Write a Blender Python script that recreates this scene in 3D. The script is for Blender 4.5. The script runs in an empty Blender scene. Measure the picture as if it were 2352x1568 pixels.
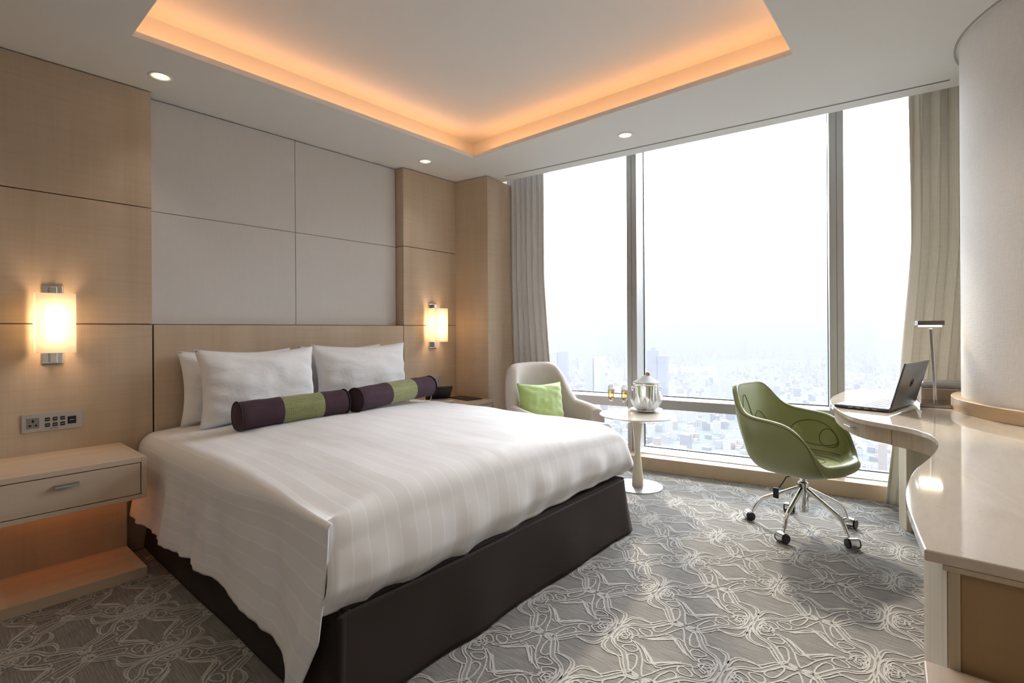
import bpy, bmesh, math, random
from mathutils import Vector, Matrix, noise as mnoise
random.seed(7)
PI = math.pi
SC = bpy.context.scene
COL = SC.collection

# ------------------------------------------------------------------ camera
cd = bpy.data.cameras.new('camera'); cam = bpy.data.objects.new('camera', cd); COL.objects.link(cam)
YAW, ROLL, EYE = math.radians(40.3), -0.0062, 1.28
cd.sensor_width = 36.0; cd.sensor_fit = 'HORIZONTAL'
cd.lens = 1162.0/2352*36.0
cd.shift_y = (758.0-784.0)/2352.0
cd.clip_end = 30000; cd.clip_start = 0.05
Fv = Vector((-math.sin(YAW), math.cos(YAW), 0)); R0 = Vector((math.cos(YAW), math.sin(YAW), 0)); Kz = Vector((0, 0, 1))
Rv = R0*math.cos(ROLL)+Kz*math.sin(ROLL); Uv = Kz*math.cos(ROLL)-R0*math.sin(ROLL)
M = Matrix((Rv, Uv, -Fv)).transposed().to_4x4(); M.translation = (0, 0, EYE)
cam.matrix_world = M
SC.camera = cam

# ------------------------------------------------------------------ view, sky
SC.view_settings.view_transform = 'Standard'; SC.view_settings.look = 'None'
SC.view_settings.gamma = 1; SC.view_settings.use_curve_mapping = False
SC.view_settings.exposure = 0.58
SC.cycles.max_bounces = 10; SC.cycles.diffuse_bounces = 5; SC.cycles.transparent_max_bounces = 16
SC.cycles.volume_bounces = 1
SC.cycles.sample_clamp_indirect = 6.0
SC.cycles.caustics_reflective = False; SC.cycles.caustics_refractive = False
SKY = 12.5
wd = bpy.data.worlds.new('hazy_sky'); SC.world = wd; wd.use_nodes = True
nt = wd.node_tree; nt.nodes.clear()
tc = nt.nodes.new('ShaderNodeTexCoord'); sx = nt.nodes.new('ShaderNodeSeparateXYZ')
cr = nt.nodes.new('ShaderNodeValToRGB'); bg = nt.nodes.new('ShaderNodeBackground'); wo = nt.nodes.new('ShaderNodeOutputWorld')
mr = nt.nodes.new('ShaderNodeMapRange'); mr.inputs['From Min'].default_value = -0.25; mr.inputs['From Max'].default_value = 1.0
nt.links.new(tc.outputs['Generated'], sx.inputs[0]); nt.links.new(sx.outputs['Z'], mr.inputs['Value'])
nt.links.new(mr.outputs[0], cr.inputs['Fac']); nt.links.new(cr.outputs[0], bg.inputs[0]); nt.links.new(bg.outputs[0], wo.inputs[0])
e = cr.color_ramp.elements
e[0].position = 0.0; e[0].color = (.045, .05, .055, 1)
e[1].position = 1.0; e[1].color = (.90, .95, 1, 1)
for p, c in ((.195, (.05, .055, .06, 1)), (.203, (.065, .068, .073, 1)), (.22, (.080, .082, .085, 1)), (.25, (.14, .142, .145, 1)), (.34, (.48, .49, .51, 1)), (.55, (.80, .88, .97, 1))):
    q = e.new(p); q.color = c
bg.inputs['Strength'].default_value = SKY

# weak veiled sun
sd = bpy.data.lights.new('sun', 'SUN'); sd.energy = 2.2; sd.angle = math.radians(3); sd.color = (1, .88, .68)
so = bpy.data.objects.new('sun', sd); COL.objects.link(so)
so.rotation_euler = Vector((0.62, -1.0, -0.95)).to_track_quat('-Z', 'Y').to_euler()

# window line: a point on its inner sill foot, its direction and outward normal
WA = math.radians(9.89)
WO = Vector((-2.251, 4.26, 0)); WU = Vector((math.cos(WA), math.sin(WA), 0)); WN = Vector((-math.sin(WA), math.cos(WA), 0))
def wp(u, off, z=0): return WO+WU*u+WN*off+Vector((0, 0, z))
# daylight portal in the window opening
ld = bpy.data.lights.new('window_portal', 'AREA'); ld.shape = 'RECTANGLE'; ld.size = 4.7; ld.size_y = 3.25; ld.cycles.is_portal = True
lo = bpy.data.objects.new('window_portal', ld); COL.objects.link(lo)
Zv = WN; Xv = WU; Yv = Zv.cross(Xv)
Mp = Matrix((Xv, Yv, Zv)).transposed().to_4x4(); Mp.translation = wp(1.1, .13, 1.74); lo.matrix_world = Mp

HC = 2.73            # ceiling height
XW = -3.62           # face of the head wall

# ------------------------------------------------------------------ mesh helpers
class MB:
    def __init__(s): s.v = []; s.f = []; s.uv = {}; s.mi = []; s.cur = 0
    def quad(s, a, b, c, d):
        i = len(s.v); s.v += [a, b, c, d]; s.f.append((i, i+1, i+2, i+3)); s.mi.append(s.cur)
    def box(s, x0, x1, y0, y1, z0, z1):
        s.prism([(x0, y0), (x1, y0), (x1, y1), (x0, y1)], z0, z1); return s
    def prism(s, poly, z0, z1):
        n = len(poly); i = len(s.v)
        ar = sum(poly[k][0]*poly[(k+1) % n][1]-poly[(k+1) % n][0]*poly[k][1] for k in range(n))
        if ar < 0: poly = poly[::-1]
        s.v += [(p[0], p[1], z0) for p in poly]+[(p[0], p[1], z1) for p in poly]
        s.f.append(tuple(range(i+n-1, i-1, -1))); s.mi.append(s.cur)
        s.f.append(tuple(range(i+n, i+2*n))); s.mi.append(s.cur)
        for k in range(n):
            s.f.append((i+k, i+(k+1) % n, i+n+(k+1) % n, i+n+k)); s.mi.append(s.cur)
        return s
    def obox(s, c, ax, ay, az, hx, hy, hz):
        c = Vector(c); i = len(s.v)
        for dz in (-1, 1):
            for dx, dy in ((-1, -1), (1, -1), (1, 1), (-1, 1)):
                s.v.append(tuple(c+ax*(dx*hx)+ay*(dy*hy)+az*(dz*hz)))
        for q in ((3, 2, 1, 0), (4, 5, 6, 7), (0, 1, 5, 4), (1, 2, 6, 5), (2, 3, 7, 6), (3, 0, 4, 7)):
            s.f.append(tuple(i+k for k in q)); s.mi.append(s.cur)
        return s
    def lathe(s, prof, c=(0, 0, 0), n=40, sx=1, sy=1, cap=True):
        rows = []
        for r, z in prof:
            i = len(s.v)
            for k in range(n):
                a = 2*PI*k/n; s.v.append((c[0]+r*math.cos(a)*sx, c[1]+r*math.sin(a)*sy, c[2]+z))
            rows.append(i)
        for a, b in zip(rows, rows[1:]):
            for k in range(n):
                s.f.append((a+k, a+(k+1) % n, b+(k+1) % n, b+k)); s.mi.append(s.cur)
        if cap:
            s.f.append(tuple(rows[0]+k for k in range(n-1, -1, -1))); s.mi.append(s.cur)
            s.f.append(tuple(rows[-1]+k for k in range(n))); s.mi.append(s.cur)
        return s
    def tube(s, pts, r, n=10, cap=True):
        pts = [Vector(p) for p in pts]; rs = r if isinstance(r, (list, tuple)) else [r]*len(pts)
        up = Vector((0, 0, 1)); rows = []; pa = None
        for k, p in enumerate(pts):
            d = (pts[min(k+1, len(pts)-1)]-pts[max(k-1, 0)]).normalized()
            if pa is None:
                pa = d.cross(up if abs(d.z) < .95 else Vector((1, 0, 0))).normalized()
            else:
                pa = (pa-d*pa.dot(d)).normalized()
            pb = d.cross(pa); i = len(s.v)
            for j in range(n):
                a = 2*PI*j/n; s.v.append(tuple(p+(pa*math.cos(a)+pb*math.sin(a))*rs[k]))
            rows.append(i)
        for a, b in zip(rows, rows[1:]):
            for j in range(n):
                s.f.append((a+j, a+(j+1) % n, b+(j+1) % n, b+j)); s.mi.append(s.cur)
        if cap:
            s.f.append(tuple(rows[0]+j for j in range(n-1, -1, -1))); s.mi.append(s.cur)
            s.f.append(tuple(rows[-1]+j for j in range(n))); s.mi.append(s.cur)
        return s
    def grid(s, fn, nu, nv, wu=False, uvf=None):
        i = len(s.v)
        for a in range(nu+(0 if wu else 1)):
            for b in range(nv+1):
                s.v.append(tuple(fn(a/nu, b/nv)))
                if uvf: s.uv[len(s.v)-1] = uvf(a/nu, b/nv)
        m = nu if wu else nu+1
        for a in range(nu):
            for b in range(nv):
                a2 = (a+1) % m
                s.f.append((i+a*(nv+1)+b, i+a2*(nv+1)+b, i+a2*(nv+1)+b+1, i+a*(nv+1)+b+1)); s.mi.append(s.cur)
        return s
    def build(s, name, mat, parent=None, smooth=False, bevel=0, solid=0, sub=0, merge=False, seg=2, soff=-1, auto=None):
        me = bpy.data.meshes.new(name); me.from_pydata([tuple(v) for v in s.v], [], s.f); 
        mats = mat if isinstance(mat, (list, tuple)) else [mat]
        for m in mats: me.materials.append(m)
        if len(mats) > 1:
            for p, k in zip(me.polygons, s.mi): p.material_index = k
        if s.uv:
            ul = me.uv_layers.new(name='UVMap')
            for lp in me.loops: ul.data[lp.index].uv = s.uv.get(lp.vertex_index, (0, 0))
        if merge:
            bm = bmesh.new(); bm.from_mesh(me); bmesh.ops.remove_doubles(bm, verts=bm.verts, dist=1e-5)
            bmesh.ops.recalc_face_normals(bm, faces=bm.faces); bm.to_mesh(me); bm.free()
        me.validate(); me.update()
        o = bpy.data.objects.new(name, me); COL.objects.link(o)
        if parent: o.parent = parent
        if smooth:
            for p in me.polygons: p.use_smooth = True
            if auto: me.set_sharp_from_angle(angle=math.radians(auto))
        if solid:
            q = o.modifiers.new('s', 'SOLIDIFY'); q.thickness = solid; q.offset = soff
        if bevel:
            q = o.modifiers.new('b', 'BEVEL'); q.width = bevel; q.segments = seg; q.limit_method = 'ANGLE'; q.angle_limit = math.radians(40)
        if sub:
            q = o.modifiers.new('u', 'SUBSURF'); q.levels = sub; q.render_levels = sub
        return o
def tag(o, label=None, cat=None, group=None, kind=None):
    if label: o['label'] = label
    if cat: o['category'] = cat
    if group: o['group'] = group
    if kind: o['kind'] = kind
    return o
def thing(name, label, cat, loc=(0, 0, 0), rz=0, group=None):
    o = bpy.data.objects.new(name, None); COL.objects.link(o); o.empty_display_size = .1
    o.location = loc; o.rotation_euler = (0, 0, rz); return tag(o, label, cat, group)
def struct(o): o['kind'] = 'structure'; return o
def dup_tree(o, parent=None):
    c = o.copy(); COL.objects.link(c); c.parent = parent
    if parent is not None: c.matrix_parent_inverse = o.matrix_parent_inverse.copy()
    for ch in list(o.children): dup_tree(ch, c)
    return c
def sm(a, b, x):
    t = max(0., min(1., (x-a)/(b-a))) if a != b else float(x > a)
    return t*t*(3-2*t)
def lerp(a, b, t): return a+(b-a)*t
def interp(x, xs, ys):
    if x <= xs[0]: return ys[0]
    for i in range(len(xs)-1):
        if x <= xs[i+1]: return lerp(ys[i], ys[i+1], (x-xs[i])/(xs[i+1]-xs[i]))
    return ys[-1]
def nz(x, y=0, z=0): return mnoise.noise(Vector((x, y, z)))

# ------------------------------------------------------------------ materials
def mat(name, color=(.5, .5, .5), rough=.5, metal=0, spec=.5, emit=None, es=1, sheen=0, coat=0, trans=0, ior=1.45, alpha=1):
    m = bpy.data.materials.new(name); m.use_nodes = True
    b = m.node_tree.nodes['Principled BSDF']
    b.inputs['Base Color'].default_value = (*color, 1); b.inputs['Roughness'].default_value = rough
    b.inputs['Metallic'].default_value = metal; b.inputs['Specular IOR Level'].default_value = spec
    b.inputs['Sheen Weight'].default_value = sheen; b.inputs['Coat Weight'].default_value = coat
    b.inputs['Transmission Weight'].default_value = trans; b.inputs['IOR'].default_value = ior
    b.inputs['Alpha'].default_value = alpha
    if emit: b.inputs['Emission Color'].default_value = (*emit, 1); b.inputs['Emission Strength'].default_value = es
    return m
class NT:
    def __init__(s, m): s.t = m.node_tree; s.b = s.t.nodes['Principled BSDF']
    def n(s, k, **kw):
        q = s.t.nodes.new(k)
        for a, v in kw.items(): setattr(q, a, v)
        return q
    def l(s, a, b): s.t.links.new(a, b)
    def coord(s, scale=(1, 1, 1), kind='Object', rot=(0, 0, 0)):
        c = s.n('ShaderNodeTexCoord'); mp = s.n('ShaderNodeMapping'); mp.inputs['Scale'].default_value = scale; mp.inputs['Rotation'].default_value = rot
        s.l(c.outputs[kind], mp.inputs[0]); return mp.outputs[0]
    def noise(s, vec, scale=5, detail=3, rough=.5, dist=0):
        q = s.n('ShaderNodeTexNoise'); q.inputs['Scale'].default_value = scale; q.inputs['Detail'].default_value = detail
        q.inputs['Roughness'].default_value = rough; q.inputs['Distortion'].default_value = dist; s.l(vec, q.inputs['Vector']); return q.outputs['Fac']
    def ramp(s, fac, stops):
        q = s.n('ShaderNodeValToRGB'); e = q.color_ramp.elements
        e[0].position, e[0].color = stops[0][0], (*stops[0][1], 1); e[1].position, e[1].color = stops[-1][0], (*stops[-1][1], 1)
        for p, c in stops[1:-1]: w = e.new(p); w.color = (*c, 1)
        s.l(fac, q.inputs[0]); return q.outputs[0]
    def mix(s, a, b, fac, mode='MIX'):
        q = s.n('ShaderNodeMix', data_type='RGBA', blend_type=mode)
        for sock, v in ((q.inputs[6], a), (q.inputs[7], b)):
            if isinstance(v, tuple): sock.default_value = (*v, 1)
            else: s.l(v, sock)
        if isinstance(fac, (int, float)): q.inputs[0].default_value = fac
        else: s.l(fac, q.inputs[0])
        return q.outputs[2]
    def math(s, op, a, b=None):
        q = s.n('ShaderNodeMath', operation=op)
        for i, v in ((0, a), (1, b)):
            if v is None: continue
            if isinstance(v, (int, float)): q.inputs[i].default_value = v
            else: s.l(v, q.inputs[i])
        return q.outputs[0]
    def bump(s, h, strength=.3, dist=.002):
        q = s.n('ShaderNodeBump'); q.inputs['Strength'].default_value = strength; q.inputs['Distance'].default_value = dist
        s.l(h, q.inputs['Height']); s.l(q.outputs[0], s.b.inputs['Normal'])
    def color(s, c): s.l(c, s.b.inputs['Base Color'])

def wood(name, c1, c2, rough=.42, band=(2.6, 2.6, .25), ripple=(1.2, 1.2, 34), amt=.32, off=0):
    m = mat(name, c1, rough, spec=.35); t = NT(m)
    a = t.noise(t.coord(band), 2.2, 4, .55, .4)
    b = t.noise(t.coord(ripple), 1.6, 5, .6, .6)
    g = t.noise(t.coord(tuple(x*(40 if x > 1 else 3) for x in band)), 1.5, 2)
    col = t.mix(c1, c2, t.ramp(a, [(.35, (0, 0, 0)), (.68, (1, 1, 1))]))
    col = t.mix(col, tuple(x*.80 for x in c2), t.math('MULTIPLY', t.ramp(b, [(.42, (0, 0, 0)), (.72, (1, 1, 1))]), amt))
    col = t.mix(col, tuple(min(1, x*1.12) for x in c1), t.math('MULTIPLY', t.ramp(g, [(.4, (0, 0, 0)), (.8, (1, 1, 1))]), .22))
    t.color(col); return m
MAPLE = wood('maple_veneer', (.58, .465, .345), (.50, .39, .275))
MAPLE_H = wood('maple_veneer_horizontal', (.60, .48, .36), (.53, .41, .295), band=(2.6, .3, 2.6), ripple=(30, 1.2, 1.2), rough=.38)
ASH = wood('pale_ash_veneer', (.62, .54, .40), (.50, .43, .31), band=(22, 22, .5), ripple=(60, 60, .8), amt=.35)
BROWNP = wood('brown_lacquer_panel', (.40, .27, .15), (.36, .24, .13), amt=.1)
GROOVE = mat('groove_shadow_gap', (.30, .19, .11), .8)

def fabricwall(name, c, sc=260):
    m = mat(name, c, .9, spec=.15); t = NT(m)
    w = t.n('ShaderNodeTexWave'); w.bands_direction = 'Y'; w.inputs['Scale'].default_value = sc/6.28*1.0; w.inputs['Distortion'].default_value = .6; w.inputs['Detail'].default_value = 2
    t.l(t.coord((1, 1, .15)), w.inputs['Vector'])
    n = t.noise(t.coord((1, 1, .3)), 60, 3)
    t.color(t.mix(tuple(x*.90 for x in c), tuple(min(1, x*1.04) for x in c), t.math('ADD', t.math('MULTIPLY', w.outputs['Fac'], .6), t.math('MULTIPLY', n, .4))))
    t.bump(w.outputs['Fac'], .15, .001); return m
WALLFAB = fabricwall('ribbed_wall_fabric', (.70, .69, .675))
COLFAB = mat('woven_column_covering', (.74, .72, .68), .75, spec=.25); _t = NT(COLFAB)
_a = _t.noise(_t.coord((1, 1, .12)), 190, 2); _b = _t.noise(_t.coord((.12, .12, 1)), 210, 2)
_t.color(_t.mix((.74, .72, .69), (.88, .87, .85), _t.math('MULTIPLY', _t.math('ADD', _a, _b), .55))); _t.bump(_t.math('ADD', _a, _b), .35, .002)
PAINT = mat('ceiling_paint', (.78, .77, .745), .85, spec=.2)
PAINTW = mat('wall_paint', (.62, .58, .52), .85, spec=.2)
CHROME = mat('polished_chrome', (.82, .82, .82), .08, 1)
STEEL = mat('brushed_steel', (.62, .62, .61), .3, 1)
ALU = mat('grey_aluminium_frame', (.40, .395, .38), .4, .35)
BLACK = mat('black_plastic', (.015, .015, .017), .35)
RUBBER = mat('black_rubber_gasket', (.02, .02, .022), .6)
DARK = mat('dark_slot', (.10, .10, .095), .8)

def cloth(name, c, rough=.85, scale=420, var=.08, sheen=.15, bump=.15):
    m = mat(name, c, rough, spec=.15, sheen=sheen); t = NT(m)
    n = t.noise(t.coord(), scale, 2, .6); n2 = t.noise(t.coord(), 9, 3)
    k = t.math('ADD', t.math('MULTIPLY', n, .7), t.math('MULTIPLY', n2, .3))
    t.color(t.mix(tuple(x*(1-var) for x in c), tuple(min(1, x*(1+var)) for x in c), k))
    if bump: t.bump(n, bump, .001)
    return m
PILLOWM = mat('white_cotton', (.84, .84, .845), .8, spec=.15, sheen=.1); _t = NT(PILLOWM)
_t.bump(_t.noise(_t.coord((1, 1, 1.6)), 7, 5, .6, .4), .35, .02)
DUVETM = mat('white_striped_satin', (.80, .79, .785), .62, spec=.25, sheen=.1); _t = NT(DUVETM)
_uv = _t.coord((1, 1, 1), 'UV'); _s = _t.n('ShaderNodeSeparateXYZ'); _t.l(_uv, _s.inputs[0])
_f = _t.math('FRACT', _t.math('DIVIDE', _s.outputs['Y'], .118))
_band = _t.math('GREATER_THAN', _f, .5)
_l1 = _t.math('LESS_THAN', _t.math('ABSOLUTE', _t.math('SUBTRACT', _f, .5)), .022); _l2 = _t.math('LESS_THAN', _t.math('ABSOLUTE', _t.math('SUBTRACT', _f, .03)), .022)
_ln = _t.math('MAXIMUM', _l1, _l2)
_c = _t.mix((.82, .815, .82), (.798, .789, .787), _band); _c = _t.mix(_c, (.87, .87, .87), _ln)
_t.color(_c); _r = _t.math('SUBTRACT', .74, _t.math('MULTIPLY', _band, .14)); _t.l(_r, _t.b.inputs['Roughness'])
_t.bump(_t.math('ADD', _t.noise(_t.coord((.8, 1.5, 1.0)), 3.2, 2, .5, .3), _t.math('MULTIPLY', _ln, .04)), .22, .03)
SKIRTM = mat('dark_brown_ribbed_fabric', (.04, .03, .026), .65, spec=.2, sheen=.02); _t = NT(SKIRTM)
_w = _t.n('ShaderNodeTexWave'); _w.bands_direction = 'Z'; _w.inputs['Scale'].default_value = 60; _w.inputs['Distortion'].default_value = .5
_t.l(_t.coord(), _w.inputs['Vector']); _t.color(_t.mix((.024, .0175, .0155), (.044, .032, .028), _w.outputs['Fac'])); _t.bump(_w.outputs['Fac'], .10, .002)
PLUM = cloth('plum_woven_fabric', (.060, .034, .044), .8, 240, .75, .05, .4)
PIPING = mat('dark_piping', (.02, .013, .018), .7)
GREENP = mat('green_patterned_fabric', (.25, .26, .09), .75, sheen=.2); _t = NT(GREENP)
_v = _t.n('ShaderNodeTexVoronoi'); _v.inputs['Scale'].default_value = 85; _v.inputs['Randomness'].default_value = .25
_t.l(_t.coord(), _v.inputs['Vector'])
_t.color(_t.mix((.085, .085, .035), (.235, .245, .095), _t.ramp(_v.outputs['Distance'], [(.18, (0, 0, 0)), (.32, (1, 1, 1))])))
GREENC = mat('green_velvet', (.36, .47, .15), .7, sheen=.5); _t = NT(GREENC); _t.bump(_t.noise(_t.coord(), 4, 2), .06, .01)
ARMF = cloth('oatmeal_upholstery', (.56, .50, .455), .9, 320, .10, .2, .3)
LEATHER = mat('olive_green_leather', (.275, .30, .135), .34, spec=.45, coat=.08); _t = NT(LEATHER); _t.bump(_t.noise(_t.coord(), 240, 3), .08, .001)
STITCH = mat('leather_seam', (.10, .12, .038), .55)
def curtainmat(name, c, c2):
    m = mat(name, c, .9, spec=.1, sheen=.1); t = NT(m)
    n = t.noise(t.coord((1, 1, .02)), 260, 3); n2 = t.noise(t.coord((.05, .05, 1)), 150, 2)
    t.color(t.mix(c2, c, t.ramp(t.math('ADD', t.math('MULTIPLY', n, .75), t.math('MULTIPLY', n2, .25)), [(.3, (0, 0, 0)), (.7, (1, 1, 1))])))
    q = t.n('ShaderNodeBsdfTranslucent'); q.inputs[0].default_value = (*c, 1); x = t.n('ShaderNodeMixShader'); x.inputs[0].default_value = .22
    oo = [k for k in m.node_tree.nodes if k.type == 'OUTPUT_MATERIAL'][0]; t.l(t.b.outputs[0], x.inputs[1]); t.l(q.outputs[0], x.inputs[2]); t.l(x.outputs[0], oo.inputs['Surface'])
    return m
CURT_L = curtainmat('taupe_curtain_linen', (.76, .735, .71), (.60, .575, .55))
LINING = mat('cream_curtain_lining', (.72, .68, .58), .8, sheen=.1)
MARBLE = mat('polished_cream_stone', (.62, .545, .46), .07, spec=.6, coat=.35); _t = NT(MARBLE)
_n = _t.noise(_t.coord((1, .22, 1)), 7, 5, .65, 1.2)
_n3 = _t.noise(_t.coord((1, 1, 1)), 38, 4, .7, 1.5)
_c = _t.mix((.60, .525, .44), (.68, .61, .53), _t.ramp(_n, [(.35, (0, 0, 0)), (.65, (1, 1, 1))]))
_t.color(_t.mix(_c, (.44, .35, .28), _t.math('MULTIPLY', _t.ramp(_n3, [(.60, (0, 0, 0)), (.72, (1, 1, 1))]), .5)))
CREAMW = mat('cream_lacquered_wood', (.70, .62, .49), .25, coat=.3)
WHITEC = mat('white_porcelain', (.85, .84, .82), .2)
NAPKIN = mat('white_linen_napkin', (.84, .83, .82), .8)
_b = NAPKIN.node_tree.nodes['Principled BSDF']; _q = NAPKIN.node_tree.nodes.new('ShaderNodeBsdfTranslucent'); _q.inputs[0].default_value = (.85, .84, .82, 1)
_m = NAPKIN.node_tree.nodes.new('ShaderNodeMixShader'); _m.inputs[0].default_value = .45; _oo = [n for n in NAPKIN.node_tree.nodes if n.type == 'OUTPUT_MATERIAL'][0]
NAPKIN.node_tree.links.new(_b.outputs[0], _m.inputs[1]); NAPKIN.node_tree.links.new(_q.outputs[0], _m.inputs[2]); NAPKIN.node_tree.links.new(_m.outputs[0], _oo.inputs['Surface'])
GOLD = mat('gold_foil', (.42, .29, .13), .35, .8)
LEDM = mat('warm_led_strip', (1, .5, .2), .5, emit=(1, .50, .21), es=5.0)
LEDN = mat('amber_led_strip', (1, .4, .1), .5, emit=(1, .33, .08), es=3.2)
LAMPE = mat('lit_lamp_lens', (1, .9, .75), .5, emit=(1, .83, .6), es=14)
SHADE = bpy.data.materials.new('lit_sconce_fabric'); SHADE.use_nodes = True
_nt = SHADE.node_tree; _nt.nodes.clear(); _o = _nt.nodes.new('ShaderNodeOutputMaterial'); _tr = _nt.nodes.new('ShaderNodeBsdfTranslucent'); _df = _nt.nodes.new('ShaderNodeBsdfDiffuse'); _mx = _nt.nodes.new('ShaderNodeMixShader')
_tr.inputs[0].default_value = (.98, .86, .66, 1); _df.inputs[0].default_value = (.85, .8, .72, 1); _mx.inputs[0].default_value = .36
_nt.links.new(_df.outputs[0], _mx.inputs[1]); _nt.links.new(_tr.outputs[0], _mx.inputs[2]); _nt.links.new(_mx.outputs[0], _o.inputs[0])
def glass(name, tint=(1, 1, 1), f=.07, rough=.0):
    m = bpy.data.materials.new(name); m.use_nodes = True; n = m.node_tree; n.nodes.clear()
    o = n.nodes.new('ShaderNodeOutputMaterial'); t = n.nodes.new('ShaderNodeBsdfTransparent'); g = n.nodes.new('ShaderNodeBsdfGlossy'); x = n.nodes.new('ShaderNodeMixShader'); lw = n.nodes.new('ShaderNodeLayerWeight')
    mm = n.nodes.new('ShaderNodeMath'); mm.operation = 'MULTIPLY_ADD'; mm.inputs[1].default_value = .5; mm.inputs[2].default_value = f*.4; lw.inputs[0].default_value = .25
    t.inputs[0].default_value = (*tint, 1); g.inputs['Roughness'].default_value = rough
    n.links.new(lw.outputs['Fresnel'], mm.inputs[0]); n.links.new(mm.outputs[0], x.inputs[0]); n.links.new(t.outputs[0], x.inputs[1]); n.links.new(g.outputs[0], x.inputs[2]); n.links.new(x.outputs[0], o.inputs[0])
    return m
PANE = glass('window_glass', (.985, .985, .988), .03)
STEMG = glass('drinking_glass', (.97, .97, .96), .25)
CHAMP = glass('champagne', (.80, .66, .32), .15)

# ------------------------------------------------------------------ floor with carpet pattern
CARPET = mat('grey_carpet_pile', (.2, .19, .175), .95, spec=.05, sheen=.15); _t = NT(CARPET)
_n = _t.noise(_t.coord((.35, 9, 1)), 26, 3, .6); _n2 = _t.noise(_t.coord((1, 1, 1)), 330, 2); _n3 = _t.noise(_t.coord(), 2.0, 3)
_k = _t.math('ADD', _t.math('ADD', _t.math('MULTIPLY', _n, .62), _t.math('MULTIPLY', _n2, .26)), _t.math('MULTIPLY', _n3, .12))
_t.color(_t.ramp(_k, [(.36, (.12, .11, .10)), (.50, (.215, .203, .188)), (.64, (.32, .308, .29))])); _t.bump(_n2, .5, .004)
CLINE = mat('pale_carpet_pile', (.50, .485, .455), .95, spec=.05, sheen=.15); _t = NT(CLINE)
_n2 = _t.noise(_t.coord((1, 1, 1)), 300, 2); _t.color(_t.mix((.33, .32, .30), (.56, .55, .52), _n2)); _t.bump(_n2, .5, .004)
CMID = mat('mid_grey_carpet_pile', (.27, .262, .245), .95, spec=.05); _t = NT(CMID)
_n2 = _t.noise(_t.coord((1, 1, 1)), 300, 2); _t.color(_t.mix((.2, .19, .175), (.33, .32, .30), _n2))
# strokes of a quarter of the carpet medallion, metres from its centre
CELL = [
    ('l', False, [(0.008, -0.2195), (0.043, -0.2275), (0.075, -0.1945), (0.107, -0.1395), (0.131, -0.1115), (0.172, -0.0975), (0.199, -0.0685), (0.215, -0.0305), (0.215, 0.0125), (0.204, 0.0485), (0.184, 0.0725), (0.166, 0.0855)]),
    ('l', False, [(0.005, -0.2135), (0.049, -0.2045), (0.075, -0.1595), (0.098, -0.1255), (0.112, -0.1035), (0.143, -0.0945), (0.172, -0.0835), (0.191, -0.0545), (0.197, -0.0195), (0.194, 0.0175), (0.184, 0.0445), (0.168, 0.0645)]),
    ('l', False, [(0.11, -0.1365), (0.14, -0.1475), (0.177, -0.1495), (0.208, -0.1365), (0.218, -0.0945), (0.226, -0.0505), (0.226, 0.0005)]),
    ('l', False, [(0.01, -0.2255), (0.048, -0.2355), (0.067, -0.2155), (0.094, -0.1885), (0.119, -0.1435), (0.155, -0.1425), (0.189, -0.1345), (0.205, -0.1095), (0.21, -0.0645)]),
    ('l', False, [(0.0, -0.1965), (0.019, -0.1615), (0.035, -0.1165), (0.053, -0.0865), (0.074, -0.0595), (0.098, -0.0375), (0.124, -0.0195)]),
    ('j', False, [(-0.069, -0.0315), (-0.009, -0.0875), (0.015, -0.1065), (0.044, -0.0715), (0.074, -0.0375), (0.117, -0.0155)]),
    ('j', False, [(-0.082, -0.0275), (-0.038, -0.0645), (0.013, -0.1175), (0.037, -0.1045)]),
    ('l', True, [(0.043, -0.1925), (0.045, -0.1575), (0.056, -0.1195), (0.071, -0.0955), (0.096, -0.1035), (0.098, -0.1255), (0.073, -0.1575), (0.06, -0.1865)]),
    ('l', True, [(0.084, -0.0785), (0.082, -0.0535), (0.102, -0.0435), (0.131, -0.0575), (0.145, -0.0795), (0.125, -0.0885), (0.101, -0.0905)]),
    ('l', True, [(0.121, -0.0325), (0.137, -0.0135), (0.164, -0.0165), (0.182, -0.0365), (0.176, -0.0595), (0.147, -0.0565)]),
    ('l', False, [(0.16, -0.0015), (0.178, -0.0095), (0.185, -0.0335), (0.188, -0.0145), (0.182, 0.0115), (0.164, 0.0235), (0.153, 0.0145), (0.154, -0.0025)]),
    ('l', False, [(0.133, -0.0105), (0.143, 0.0115), (0.155, 0.0305), (0.173, 0.0355), (0.184, 0.0275)]),
    ('m', False, [(0.034, -0.2095), (0.078, -0.1785), (0.103, -0.1325), (0.129, -0.1015), (0.169, -0.0925), (0.193, -0.0655), (0.205, -0.0255), (0.205, 0.0175), (0.192, 0.0515)]),
    ('m', False, [(0.16, -0.1505), (0.193, -0.1395), (0.212, -0.1135), (0.221, -0.0755), (0.225, -0.0305)]),
    ('m', False, [(-0.083, -0.0225), (-0.02, -0.0785), (0.015, -0.1115)]),
]
fl = MB()
fl.prism([(-3.9, -2.0), (1.0, -2.0), (1.0, 5.1), (-3.9, 4.6)], -.15, 0)
PXS, PYS = .4375, .425
AX0, AY0 = -1.285, 1.71
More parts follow.
